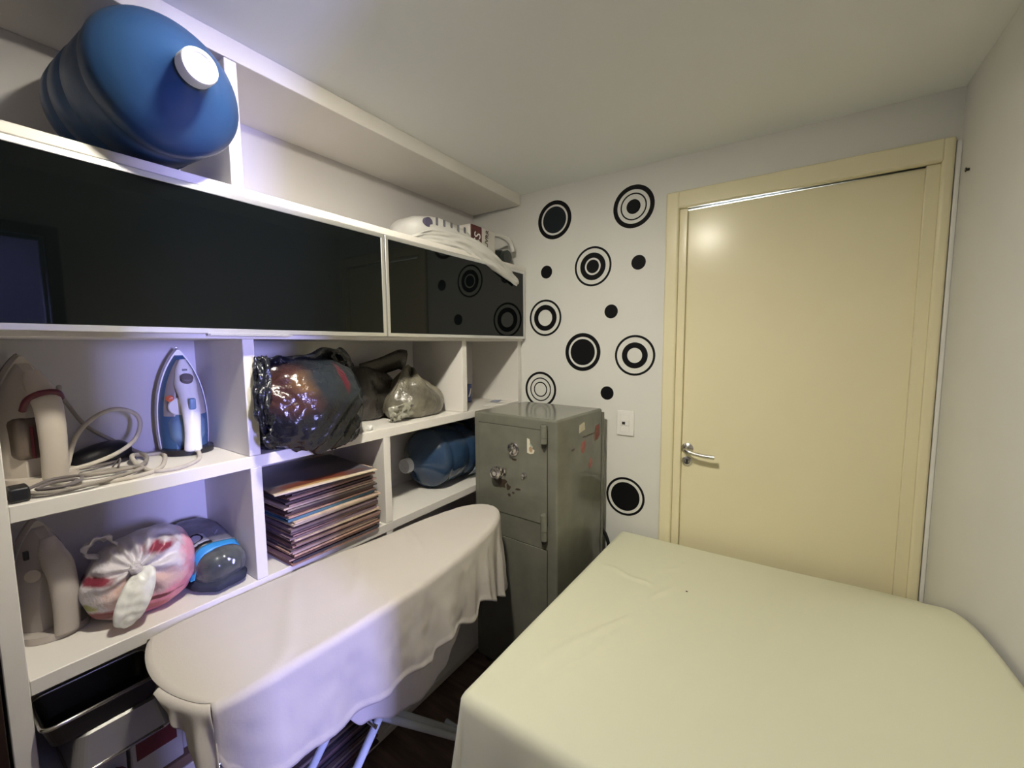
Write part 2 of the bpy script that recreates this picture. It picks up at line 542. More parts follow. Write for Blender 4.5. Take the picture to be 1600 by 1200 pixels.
# ------------------------------------------------------------------ shelving unit
D = -0.32
unit = thing('shelving_unit', 'white built-in shelving unit with open niches and a row of black glass cabinets', 'shelf', (-0.16, -0.94, 0))
U = lambda n, x0, x1, y0, y1, z0, z1, m='mdf', bev=0.0015, p=unit: obj(n, MB().box(x0, x1, y0, y1, z0, z1, bev, 1), m, p)
ZM0, ZM1, ZB0, ZB1, ZN = 1.188, 1.222, 0.828, 0.861, 1.548
E_ = 0.0008
U('back_panel', D - 0.012, D, -1.869, -0.003, 0.0, 2.32, 'mdf_back')
U('upright', D, 0, -1.869, -1.838, 0, 1.547)
U('upright', D, 0, -1.869, -1.838, 1.567, 1.9175)
U('upright', D, 0, -1.869, -1.838, 1.9405, 2.2675)
U('upright', D, -0.0, -1.405, -1.375, ZM1 + E_, ZN)
U('upright', D, -0.0, -1.405, -1.375, ZB1 + E_, ZM0)
U('upright', D, -0.0, -1.405, -1.375, 0.05, ZB0)
U('upright', D, 0, -0.496, -0.464, ZM1 + E_, ZN)
U('upright', D, 0, -0.948, -0.917, ZB1 + E_, ZM0)
U('upright', D, 0, -0.948, -0.917, 0.05, ZB0)
U('upright', D, 0, -0.034, -0.003, 0, ZN)
U('upright', D, 0, -1.405, -1.375, 1.9405, 2.266)
U('shelf', D, 0, -1.838, -0.034, ZM0, ZM1)
U('shelf', D, 0, -1.838, -0.034, ZB0, ZB1)
U('shelf', D, 0, -1.838, -1.405, 0.430, 0.460)
U('shelf', D, 0, -1.838, -0.034, 0.02, 0.050)
U('plinth', D, -0.02, -1.838, -0.034, 0.0, 0.02)
U('cabinet_floor', D, 0.012, -1.8675, -0.003, ZN, 1.5665)
U('cabinet_top', D, 0.030, -1.8675, -0.003, 1.918, 1.940)
U('cabinet_divider', D, 0.010, -0.950, -0.925, 1.5665, 1.918)
U('top_board', D, 0, -1.869, -0.003, 2.268, 2.322)

def cabinet_door(y0, y1, hy0, hy1):
    z0, z1, xf, t = 1.5605, 1.9165, 0.032, 0.013
    fr = MB().box(0.013, xf, y0, y1, z0, z0 + t, 0.001, 1).box(0.013, xf, y0, y1, z1 - t, z1, 0.001, 1) \
        .box(0.013, xf, y0, y0 + t, z0 + t, z1 - t, 0.001, 1).box(0.013, xf, y1 - t, y1, z0 + t, z1 - t, 0.001, 1)
    d = obj('cabinet_door', fr, 'alu', unit)
    d['label'] = 'flip-up cabinet door of black glass in a slim aluminium frame'
    obj('glass_pane', MB().box(0.018, xf - 0.003, y0 + t, y1 - t, z0 + t, z1 - t), 'blackglass', d)
    if hy0 is not None:
        obj('pull_strip', MB().box(xf - 0.002, xf + 0.012, hy0, hy1, z0 - 0.005, z0 - 0.0005), 'alu', d)
    return d

cabinet_door(-1.866, -0.941, -1.495, -1.290)
cabinet_door(-0.936, -0.012, None, None)

# made-up dark panel, stands in for an unidentified dark strip left of the unit
tag(obj('stand_in_panel', MB().box(-0.34, 0.02, -1.925, -1.875, 0, 1.05, 0.003), 'brownwood'), 'dark brown stand-in panel for an unidentified dark strip left of the shelving unit', 'panel')

# ------------------------------------------------------------------ wall decals
def ring_mb(cx, cz, ro, ri, y=-0.0008, seg=56):
    a = MB()
    f, bk = [], []
    if ri <= 0:
        poly = [(cx + ro * math.cos(2 * math.pi * k / seg), cz + ro * math.sin(2 * math.pi * k / seg)) for k in range(seg)]
        return a.prism(poly, 0.0, y, lambda p, q, h: (p, h, q))
    rows = []
    for k in range(seg + 1):
        c, s = math.cos(2 * math.pi * k / seg), math.sin(2 * math.pi * k / seg)
        rows.append([(cx + ri * c, 0, cz + ri * s), (cx + ri * c, y, cz + ri * s), (cx + ro * c, y, cz + ro * s), (cx + ro * c, 0, cz + ro * s), (cx + ri * c, 0, cz + ri * s)])
    return a.grid(rows)

R0 = 0.095
DEC = [
    (0.204, 2.159, [(1, .79), (.69, 0)], 'round black wall decal with one thin white ring, topmost left by the ceiling', (None, 'vinyl2')),
    (0.609, 2.150, [(1, .79), (.635, .57), (.34, 0)], 'round wall decal with a thick black rim, thin ring and small centre dot, topmost right', ()),
    (0.414, 1.905, [(1, .895), (.69, .43), (.34, 0)], 'round wall decal with thin outer ring, thick ring and centre dot, second row', ()),
    (0.150, 1.669, [(1, .89), (.71, .44)], 'round wall decal of two black rings and a white centre, beside the cabinet end', ()),
    (0.364, 1.490, [(1, .80), (.69, 0)], 'round wall decal with thick black rim and large solid black centre above the safe', ()),
    (0.627, 1.475, [(1, .89), (.64, .37)], 'round wall decal of thin and thick black rings nearest the door frame', ()),
    (0.121, 1.290, [(1, .87), (.67, .605), (.43, .365)], 'round wall decal of three black rings, partly hidden behind the safe top', ()),
    (0.593, 0.791, [(1, .885), (.745, 0)], 'lowest round wall decal, thin ring around a big black disc, right of the safe', ()),
]
NM = ['outer_ring', 'middle_ring', 'centre_disc']
for x, z, rr, lab, ms in DEC:
    t = thing('ring_decal', lab, 'wall decal', (x, 0, z - R0), group='ring decals on the back wall')
    for i, (a, b) in enumerate(rr):
        n = 'outer_ring' if i == 0 else ('centre_disc' if b == 0 else 'inner_ring')
        obj(n, ring_mb(x, z, R0 * a, R0 * b), (ms[i] if len(ms) > i and ms[i] else 'vinyl'), t)
for x, z, lab in [(0.158, 1.904, 'small black dot decal, leftmost, beside the white plastic bag'), (0.637, 1.899, 'small black dot decal below the topmost right ring decal'),
                  (0.510, 1.684, 'small black dot decal in the middle of the wall above the thick black disc'), (0.495, 1.291, 'small black dot decal just above the light switch')]:
    tag(obj('dot_decal', ring_mb(x, z, 0.033, 0), 'vinyl'), lab, 'wall decal', 'dot decals on the back wall')

# light switch
sw = thing('light_switch', 'white light switch plate on the wall between safe and door', 'light switch', (0.590, 0, 1.091))
obj('plate', MB().box(0.547, 0.633, -0.009, 0, 1.092, 1.214, 0.006, 3), 'wplastic', sw, smooth='auto')
obj('insert', MB().box(0.568, 0.612, -0.0105, -0.004, 1.111, 1.195, 0.001, 1), 'wplastic', sw)
obj('rocker', MB().box(0.570, 0.610, -0.0135, -0.006, 1.141, 1.166, 0.002, 2), 'paper', sw)
obj('indicator', MB().box(0.577, 0.592, -0.0142, -0.010, 1.147, 1.160), 'darkmetal', sw)

# ------------------------------------------------------------------ safe
SR = math.radians(-3.5)
SC = Vector((0.262, -0.253, 0))
safe = thing('safe', 'tall old grey-green steel safe with worn paint in the corner', 'safe', SC, SR)
hw, hd_ = 0.225, 0.212
fy = -hd_
SB = lambda n, x0, x1, y0, y1, z0, z1, m='safe', bev=0.002, seg=2, p=safe: obj(n, MB().box(x0, x1, y0, y1, z0, z1, bev, seg), m, p, smooth='auto', local=True)
body = SB('body', -hw, hw, fy, hd_ - 0.012, 0.035, 1.225, 'safe', 0.010, 3)
SB('back_plate', -hw + 0.02, hw + 0.006, hd_ - 0.012, hd_, 0.05, 1.206, 'safe', 0.003)
for sx in (-1, 1):
    for sy in (-1, 1):
        obj('foot', MB().lathe([(0.026, 0), (0.028, 0.01), (0.022, 0.037)], (sx * 0.18, sy * 0.165, 0), (0, 0, 1), 18), 'darkmetal', safe, smooth='auto', local=True)
def safe_door(name, x0, x1, z0, z1):
    g = MB().box(x0 - 0.0022, x1 + 0.0022, fy - 0.0008, fy + 0.002, z0 - 0.0022, z1 + 0.0022)
    obj('door_gap', g, 'safe_dark', safe, local=True)
    return SB(name, x0, x1, fy - 0.004, fy + 0.004, z0, z1, 'safe', 0.0022)
ud = safe_door('upper_door', -0.192, 0.178, 0.782, 1.178)
ld = safe_door('lower_door', -0.192, 0.178, 0.10, 0.672)
def sub_obj(name, mb, m, p, smooth='auto'):
    """local safe coordinates under a part of the safe"""
    mb.v = [wmat(safe) @ v for v in mb.v]
    return obj(name, mb, m, p, smooth=smooth)
yd = fy - 0.004
d1 = sub_obj('combination_dial', MB().lathe([(0.030, 0), (0.030, 0.004), (0.026, 0.007), (0.024, 0.007), (0.023, 0.004), (0.021, 0.004), (0.021, 0.010), (0.012, 0.013), (0.011, 0.026), (0.008, 0.028)], (0.008, yd, 1.080), (0, -1, 0), 32), 'chrome', ud)
d1['label'] = 'round chrome combination dial'
d2 = sub_obj('handle_knob', MB().lathe([(0.026, 0), (0.026, 0.003), (0.022, 0.006), (0.010, 0.008), (0.010, 0.020), (0.026, 0.022), (0.029, 0.027), (0.027, 0.032), (0.020, 0.034), (0.018, 0.028), (0.012, 0.030), (0.010, 0.036)], (-0.073, yd, 0.965), (0, -1, 0), 32)
             .box(-0.052, -0.030, yd - 0.012, yd, 0.966, 0.990, 0.004), 'chrome', ud)
d2['label'] = 'tarnished round metal turning knob'
sub_obj('key_lock', MB().lathe([(0.011, 0), (0.011, 0.004), (0.006, 0.006), (0.005, 0.014)], (0.066, yd, 0.977), (0, -1, 0), 20).box(0.052, 0.060, yd - 0.003, yd, 0.955, 0.967, 0.001), 'chrome', ud)
for z0, z1, nm in ((1.108, 1.205, 'hinge'), (0.700, 0.832, 'hinge')):
    zc_ = z0 + (z1 - z0) * 0.45
    h = obj(nm, MB().lathe([(0.0145, z0 + 0.02), (0.0145, zc_ - 0.001), (0.0125, zc_), (0.0145, zc_ + 0.001), (0.0145, z1 - 0.004), (0.010, z1)], (0.170, yd - 0.010, 0), (0, 0, 1), 20), 'safe', safe, smooth='auto', local=True)
    sub_obj('hinge_tip', MB().lathe([(0.003, z0), (0.009, z0 + 0.006), (0.0125, z0 + 0.020)], (0.170, yd - 0.010, 0), (0, 0, 1), 16), 'safe_dark', h)
# stickers and worn spots
M['sticker'] = blotch(mat('torn_sticker', (0.66, 0.62, 0.50), 0.5), [((0, 0, 0.02), (0.009, 0.01, 0.012), (0.40, 0.27, 0.16)), ((0.004, 0, 0.042), (0.01, 0.01, 0.010), (0.30, 0.36, 0.30))], (0.66, 0.62, 0.50))
sub_obj('torn_sticker', MB().prism([(0.080, 1.075), (0.080, 1.137), (0.092, 1.135), (0.096, 1.118), (0.108, 1.106), (0.107, 1.095), (0.118, 1.090), (0.112, 1.076), (0.096, 1.072)], yd, yd - 0.0006, lambda a, b, h: (a, h, b)), 'sticker', ud)
M['stain'] = mat('rusty_stain', (0.045, 0.028, 0.018), 0.5)
def spot(x, z, rx, rz, sd, m='stain', face='f', p=None, nm='paint_chip'):
    rnd = random.Random(sd)
    n = 14
    poly = []
    for k in range(n):
        q = 0.6 + 0.55 * rnd.random()
        poly.append((x + rx * q * math.cos(2 * math.pi * k / n), z + rz * q * math.sin(2 * math.pi * k / n)))
    if face == 'f':
        mb = MB().prism(poly, yd + 0.0002, yd - 0.0005, lambda a, b, h: (a, h, b))
    else:
        mb = MB().prism(poly, hw - 0.0002, hw + 0.0006, lambda a, b, h: (h, a, b))
    return sub_obj(nm, mb, m, p or ud)
spot(-0.062, 0.918, 0.036, 0.024, 1)
spot(-0.022, 0.905, 0.012, 0.016, 2)
spot(-0.018, 0.872, 0.010, 0.008, 3)
spot(0.006, 0.885, 0.008, 0.007, 4)
spot(0.030, 0.905, 0.016, 0.005, 5)
spot(0.012, 1.035, 0.014, 0.006, 6)
M['pinkdec'] = mat('faded_pink_decal', (0.36, 0.12, 0.10), 0.5, var=0.3, vscale=60)
M['reddec'] = mat('faded_red_decal', (0.20, 0.05, 0.03), 0.5, var=0.3, vscale=50)
M['creamdec'] = mat('cream_label', (0.62, 0.57, 0.42), 0.5, var=0.15, vscale=80)
sub_obj('paper_label', MB().prism([(-0.03, 1.143), (-0.028, 1.178), (0.010, 1.186), (0.020, 1.184), (0.024, 1.152), (-0.012, 1.146)], hw, hw + 0.0006, lambda a, b, h: (h, a, b)), 'creamdec', body)
spot(0.145, 1.115, 0.030, 0.045, 11, 'reddec', 's', body, 'flower_sticker')
spot(0.010, 1.078, 0.026, 0.034, 12, 'pinkdec', 's', body, 'flower_sticker')
spot(0.080, 0.985, 0.022, 0.026, 13, 'pinkdec', 's', body, 'flower_sticker')
spot(-0.080, 1.080, 0.018, 0.006, 14, 'stain', 's', body)
spot(0.06, 1.120, 0.06, 0.004, 15, 'stain', 's', body)
# black hose loop behind the safe
tag(obj('black_cord_loop', MB().tube([(0.490, -0.034, 0.30), (0.490, -0.032, 0.42), (0.502, -0.028, 0.462), (0.519, -0.026, 0.505), (0.521, -0.026, 0.548), (0.506, -0.028, 0.592), (0.488, -0.030, 0.62), (0.484, -0.032, 0.70)], 0.0085, 10, 6), 'dkplastic', smooth=True),
    'thick black cord looping out from behind the safe', 'cord')

# ------------------------------------------------------------------ bed and sheet
bed = thing('bed', 'low bed under a pale sheet between safe and right wall', 'bed', (1.13, -0.62, 0))
obj('mattress', MB().box(0.645, 1.635, -1.175, -0.075, 0.40, 0.615, 0.03, 3), 'mattress', bed, smooth='auto')
obj('bed_base', MB().box(0.67, 1.62, -1.15, -0.09, 0.22, 0.40, 0.006), 'woodleg', bed)
for x in (0.72, 1.58):
    for y in (-1.10, -0.14):
        obj('leg', MB().lathe([(0.022, 0), (0.028, 0.22)], (x, y, 0), (0, 0, 1), 14), 'woodleg', bed, smooth='auto')
bx0, bx1, by0, by1 = 0.615, 1.640, -1.205, -0.062
def bed_z(x, y):
    z = 0.640 + 0.030 * (-y / 1.2)
    bul = 0.205 * (1 - math.exp(-(max(0.0, -y - 0.02) / 0.33) ** 1.6))
    z += bul * sstep(1.02, 1.655, x) ** 1.25
    # long shallow creases running from the near left corner towards the door
    for (ax, ay, cx_, cy_, amp, wd) in [(0.70, -1.05, 0.93, -0.42, 0.0035, 0.012), (0.76, -0.84, 0.90, -0.52, -0.003, 0.010), (0.74, -1.12, 0.86, -0.75, 0.0030, 0.013),
                                        (0.95, -1.16, 1.02, -0.85, 0.003, 0.02), (0.66, -0.42, 0.86, -0.47, 0.0025, 0.009), (0.86, -0.35, 0.93, -0.22, 0.0025, 0.009)]:
        d = Vector((cx_ - ax, cy_ - ay))
        L = d.length
        d /= L
        q = Vector((x - ax, y - ay))
        s = q.dot(d) / L
        if -0.15 < s < 1.15:
            e = (q.x * d.y - q.y * d.x) + 0.006 * math.sin(s * 9)
            z += 1.6 * amp * math.exp(-(e / wd) ** 2) * sstep(-0.15, 0.15, s) * (1 - sstep(0.8, 1.15, s))
    z += 0.0015 * nz(x * 5, y * 5, 1.3)
    return z

def sheet_mesh():
    mb = MB()
    nx, ny = 110, 120
    nd = 22
    rows = []
    # profile along u (x direction): left drop, top, right tuck ; along v: front drop, top, back drop
    def top(x, y):
        return Vector((x, y, bed_z(x, y)))
    us = [bx0 + (bx1 - bx0) * i / nx for i in range(nx + 1)]
    vs_ = [by0 + (by1 - by0) * j / ny for j in range(ny + 1)]
    R = 0.022
    def drop(base, outx, outy, s, ph, flare):
        """s = length below the edge"""
        a = min(s / (R * 1.5708), 1.0) * 1.5708
        off = R * math.sin(a)
        dn = R * (1 - math.cos(a)) + max(0.0, s - R * 1.5708)
        wob = sstep(0.02, 0.25, s) * flare * (0.6 * math.sin(ph * 16) + 0.5 * math.sin(ph * 29 + 1.0) + 0.4 * nz(ph * 6, s * 2))
        k = off + wob + flare * 8.0 * max(0, s - R)
        return Vector((base.x + outx * k, base.y + outy * k, base.z - dn))
    Hd = 0.50
    ss = [Hd * (i / nd) ** 1.4 for i in range(nd, 0, -1)]
    # each row = fixed v ; left drop then top
    for j in range(-nd, ny + 1):
        row = []
        fs = ss[j + nd] if j < 0 else 0.0
        y = by0 if j < 0 else vs_[j]
        for i in range(-nd, nx + 1):
            ls = ss[i + nd] if i < 0 else 0.0
            x = bx0 if i < 0 else us[i]
            b = top(x, y)
            if fs > 0 and ls > 0:
                # corner: sheet swings round the corner
                s = max(fs, ls)
                an = math.atan2(fs, ls)
                row.append(drop(b, -math.cos(an), -math.sin(an), s, x + y + 0.3 * an, 0.014) )
            elif fs > 0:
                row.append(drop(b, 0, -1, fs, x, 0.017))
            elif ls > 0:
                row.append(drop(b, -1, 0, ls, y, 0.012))
            else:
                row.append(b)
        rows.append(row)
    # back drop
    for s in (0.012, 0.03, 0.06, 0.12):
        row = []
        for p in rows[ny + nd]:
            a = min(s / (0.012 * 1.57), 1) * 1.57
            row.append(Vector((p.x, p.y + 0.012 * math.sin(a), p.z - 0.012 * (1 - math.cos(a)) - max(0, s - 0.019))))
        rows.append(row)
    mb.grid(rows)
    return mb

tag(obj('bed_sheet', sheet_mesh(), 'sheet', smooth=True, thick=0.002, solid_off=1.0), 'pale yellowish-white sheet spread over the bed and hanging down its front', 'bed sheet')
tag(obj('lint_speck', MB().lathe([(0.001, 0), (0.0042, 0.0014), (0.001, 0.003)], (0.966, -0.435, bed_z(0.966, -0.435) + 0.0022), (0, 0, 1), 8), 'stain'), 'tiny dark speck lying on the pale bed sheet', 'speck')

# ------------------------------------------------------------------ ironing board and its cloth
OUT = [(0.031, -1.656), (0.020, -1.571), (0.022, -1.386), (0.036, -1.194), (0.062, -1.013), (0.082, -0.790), (0.118, -0.640), (0.160, -0.586), (0.201, -0.571),
       (0.245, -0.592), (0.285, -0.650), (0.330, -0.781), (0.368, -1.021), (0.378, -1.270), (0.366, -1.553), (0.350, -1.655)]
ZT = 0.846
def resample(P, n):
    P = [Vector((a, b)) for a, b in P]
    # Catmull-Rom then uniform
    Q = []
    for i in range(len(P) - 1):
        p0, p1, p2, p3 = P[max(i - 1, 0)], P[i], P[i + 1], P[min(i + 2, len(P) - 1)]
        for k in range(12):
            t = k / 12
            Q.append(0.5 * ((2 * p1) + (-p0 + p2) * t + (2 * p0 - 5 * p1 + 4 * p2 - p3) * t * t + (-p0 + 3 * p1 - 3 * p2 + p3) * t ** 3))
    Q.append(P[-1])
    L = [0.0]
    for a, b in zip(Q, Q[1:]):
        L.append(L[-1] + (b - a).length)
    out = []
    j = 0
    for i in range(n):
        s = L[-1] * i / (n - 1)
        while j < len(L) - 2 and L[j + 1] < s:
            j += 1
        k = (s - L[j]) / max(1e-9, L[j + 1] - L[j])
        out.append(Q[j].lerp(Q[j + 1], k))
    return out

ib = thing('ironing_board', 'ironing board on pale blue tubular legs beside the shelves', 'ironing board', (0.2, -1.15, 0))
poly = [tuple(p) for p in resample(OUT, 60)] + [(0.215, -1.690), (0.09, -1.675)]
obj('board', MB().prism([(0.2 + (a - 0.2) * 0.955, -1.13 + (b + 1.13) * 0.975) for a, b in poly], ZT - 0.030, ZT - 0.006), 'undercloth', ib, smooth='auto')
LT = 0.011
for x, bb in ((0.345, 1), (0.205, 1)):
    obj('leg', MB().tube([(x, -0.995, 0.815), (x, -1.735, 0.011)], LT, 14, 1), 'tube', ib, smooth='auto')
for x in (0.318, 0.232):
    obj('leg', MB().tube([(x, -1.560, 0.815), (x, -0.800, 0.011)], LT, 14, 1), 'tube', ib, smooth='auto')
obj('foot_bar', MB().tube([(0.10, -1.735, LT), (0.44, -1.735, LT)], LT, 14, 1), 'tube', ib, smooth='auto')
obj('foot_bar', MB().tube([(0.14, -0.800, LT), (0.42, -0.800, LT)], LT, 14, 1), 'tube', ib, smooth='auto')
obj('pivot', MB().tube([(0.195, -1.29, 0.505), (0.355, -1.29, 0.505)], 0.006, 10, 1), 'chrome', ib, smooth='auto')

N_O = 260
OL = resample(OUT, N_O)
def cloth(hang, ztop, inset=0.0, wob=0.014, flare=0.10, seed=0.0, nr=40, topwr=1.0, hem=0.0, tail=0.040):
    """drape over the board outline; hang(y, front, u) -> hanging length"""
    def top_z(x, y):
        return ztop + topwr * (0.005 * math.exp(-(((y + 0.98) + 0.55 * (x - 0.2)) / 0.014) ** 2) * sstep(0.02, 0.10, x) * (1 - sstep(0.2, 0.30, x))
                               + 0.0045 * math.exp(-(((y + 1.22) + 0.8 * (x - 0.2)) / 0.02) ** 2) * sstep(0.05, 0.14, x) * (1 - sstep(0.24, 0.33, x))
                               + 0.0045 * math.exp(-(((y + 1.42) + 0.6 * (x - 0.2)) / 0.022) ** 2) * sstep(0.03, 0.12, x)
                               + 0.0022 * nz(x * 7, y * 6, seed) + 0.0014 * nz(x * 22, y * 14, seed + 3))
    def half(i):
        p = OL[i]
        t0, t1 = OL[max(i - 1, 0)], OL[min(i + 1, N_O - 1)]
        tg = (t1 - t0).normalized()
        nrm = Vector((-tg.y, tg.x))
        if (p - Vector((0.2, p.y))).dot(nrm) < 0 and abs(nrm.x) > 0.3:
            nrm = -nrm
        elif p.y > -0.62 and nrm.y < 0:
            nrm = -nrm
        p = p - nrm * inset
        H = hang(p.y, nrm.x, i / (N_O - 1))
        R = 0.016
        ph = i / (N_O - 1) * 12
        out = []
        for k in range(nr + 1):
            s = H * (k / nr)
            a = min(s / (R * 1.5708), 1.0) * 1.5708
            off = R * math.sin(a)
            dn = R * (1 - math.cos(a)) + max(0.0, s - R * 1.5708)
            amp = wob * sstep(0.03, 0.26, s)
            nose = math.exp(-((p.y + 0.66) / 0.17) ** 2)
            ww = 0.55 * math.sin(ph * 5.1 + seed) + 0.45 * math.sin(ph * 9.3 + 2 * seed + 1.5 * s) + 0.8 * nz(ph * 1.7, s * 3, seed)
            ww += nose * 1.3 * math.sin(ph * 15 + 1.0)
            kx = off + amp * ww + flare * max(0, s - R) * (0.6 + 0.4 * abs(nrm.x)) + 0.0025 * sstep(0.02, 0.08, s) * nz(ph * 9, s * 22, seed + 8)
            kx = max(kx, off * 0.9) if s < 0.06 else kx
            if hem > 0 and H > 0.1:
                e = H - s
                kx += 0.0022 * sstep(hem + 0.004, hem, e) - 0.0016 * math.exp(-((e - hem) / 0.003) ** 2)
            out.append(Vector((p.x + nrm.x * kx, p.y + nrm.y * kx, ztop - dn + 0.0015 * nz(ph * 6, s * 30, seed))))
        return p, out
    rows = []
    n_in = 44
    for i in range(N_O // 2):
        pb, db = half(i)
        pf, df = half(N_O - 1 - i)
        row = db[::-1]
        tf = math.exp(-max(0.0, pb.y + 1.656) / 0.045)
        for k in range(1, n_in):
            q = pb.lerp(pf, k / n_in)
            y = q.y - tail * tf * math.sin(math.pi * k / n_in) ** 0.7
            e = min(k, n_in - k) / n_in
            row.append(Vector((q.x, y, ztop + (top_z(q.x, y) - ztop) * sstep(0, 0.06, e) * (1 - tf))))
        row += df
        rows.append(row)
    return MB().grid(rows)

def hang_main(y, front, u):
    if u < 0.45:                                         # far (shelf) side
        return 0.05
    h = lerp_tab([(-1.66, 0.10), (-1.635, 0.155), (-1.60, 0.20), (-1.54, 0.215), (-1.37, 0.232), (-1.21, 0.242), (-1.12, 0.262), (-1.10, 0.235), (-0.98, 0.240),
                  (-0.90, 0.272), (-0.865, 0.275), (-0.85, 0.235), (-0.72, 0.30), (-0.62, 0.35), (-0.56, 0.31)], y)
    if u < 0.55:
        h = 0.05 + (h - 0.05) * sstep(0.45, 0.50, u)
    return h + 0.006 * nz(y * 9, 0.4)

cl = tag(obj('ironing_cloth', cloth(hang_main, ZT + 0.004, seed=0.7, flare=0.03, hem=0.016), 'ironcloth', smooth=True, thick=0.0018, solid_off=1.0), 'peach-white cotton cloth draped over the ironing board', 'cloth')
def hang_under(y, front, u):
    if u < 0.5:
        return 0.03
    return lerp_tab([(-1.60, 0.12), (-1.42, 0.20), (-1.33, 0.30), (-1.22, 0.36), (-1.10, 0.385), (-1.03, 0.36), (-0.97, 0.31), (-0.90, 0.20), (-0.7, 0.10), (-0.5, 0.05)], y)
tag(obj('under_sheet', cloth(hang_under, ZT - 0.003, inset=0.012, wob=0.005, flare=-0.06, seed=4.2, topwr=0.2), 'undercloth', smooth=True, thick=0.0015, solid_off=1.0),
    'greyish under-sheet hanging lower beneath the peach ironing cloth', 'cloth')
# bunched corner of the cloth at the near end
def bunch():
    rows = []
    for i in range(40):
        t = i / 39
        k = 0.60 + 0.41 * t
        x = 0.031 + 0.319 * k
        y = -1.657 - 0.040 * math.sin(math.pi * min(k, 1.0)) ** 0.7 if k < 1 else -1.655
        H = 0.012 + 0.150 * t ** 2.0
        row = []
        for j in range(25):
            s = H * j / 24
            a = min(s / 0.02, 1.0) * 1.5708
            g = sstep(0.01, 0.09, s)
            out = 0.013 * math.sin(a) + g * (0.012 * math.sin(t * 17 + 8 * s) + 0.006 * math.sin(t * 31)) + 0.05 * s
            nx, ny = 0.25 + 0.55 * t, -0.9 + 0.4 * t
            row.append(Vector((x + nx * out + 0.18 * s * t, y + ny * out, ZT + 0.0052 - 0.013 * (1 - math.cos(a)) - max(0, s - 0.02))))
        rows.append(row)
    return MB().grid(rows)
fold = obj('folded_corner', bunch(), 'ironcloth', cl, smooth=True, thick=0.002)
# hem stitching line of the cloth
# ------------------------------------------------------------------ carboys
def carboy(name, label, c, n, R, mname, capm, group):
    c = Vector(c)
    n = Vector(n).normalized()
    t = thing(name, label, 'water jug', (c.x, c.y, c.z - R), group=group)
    base = c - n * 0.335
    prof = [(0.0, 0.02), (0.085, 0.012), (R - 0.022, 0.0), (R - 0.008, 0.006), (R - 0.002, 0.022), (R - 0.001, 0.065), (R - 0.007, 0.075), (R - 0.007, 0.083), (R - 0.001, 0.093), (R - 0.001, 0.150),
            (R - 0.008, 0.162), (R - 0.008, 0.172), (R - 0.002, 0.184), (R - 0.002, 0.285), (R - 0.006, 0.294), (R - 0.001, 0.306), (R, 0.325), (R - 0.003, 0.338), (R - 0.012, 0.352), (R - 0.035, 0.374),
            (R - 0.065, 0.395), (R - 0.090, 0.414), (0.036, 0.428), (0.029, 0.440), (0.026, 0.450), (0.026, 0.462)]
    b = obj('bottle', MB().lathe(prof, base, n, 72, caps=False), mname, t, smooth=True)
    cp = obj('cap', MB().lathe([(0.030, 0.447), (0.0325, 0.449), (0.0325, 0.474), (0.0305, 0.478), (0.024, 0.478), (0.0225, 0.4745), (0.016, 0.4745), (0.014, 0.477), (0.009, 0.477), (0.007, 0.4745), (0.0, 0.4745)], base, n, 44, caps=False), capm, t, smooth='auto')
    cp['label'] = 'white round cap' if capm == 'jugcap' else 'milky neck cap'
    return t, base, n

carboy('carboy', 'large matte blue water jug lying in the top shelf, white cap towards the room', (0.112, -1.562, 2.082), (0.998, 0.030, -0.052), 0.137, 'jug', 'jugcap', 'water jugs')
t2, b2, n2 = carboy('carboy', 'blue clear plastic water jug lying in the niche beside the safe', (-0.165, -0.575, 1.0), (0.06, -0.998, 0.0), 0.137, 'jug2', 'cap2', 'water jugs')
# label on the second jug
rows = []
for k in range(13):
    an = math.radians(-58 + 66 * k / 12)
    rr = 0.1372
    rows.append([Vector((-0.165 + rr * math.cos(an) + 0.012, y, 1.0 + rr * math.sin(an))) for y in (-0.375, -0.345, -0.315, -0.28)])
M['juglabel'] = blotch(mat('jug_label', (0.42, 0.50, 0.60), 0.4), [((0.0, 0.01, 0.06), (0.08, 0.02, 0.05), (0.06, 0.08, 0.14)), ((0.0, -0.03, 0.12), (0.08, 0.015, 0.03), (0.12, 0.16, 0.24))], (0.42, 0.50, 0.60))
lb = obj('label', MB().grid(rows), 'juglabel', t2, smooth=True, thick=0.001)

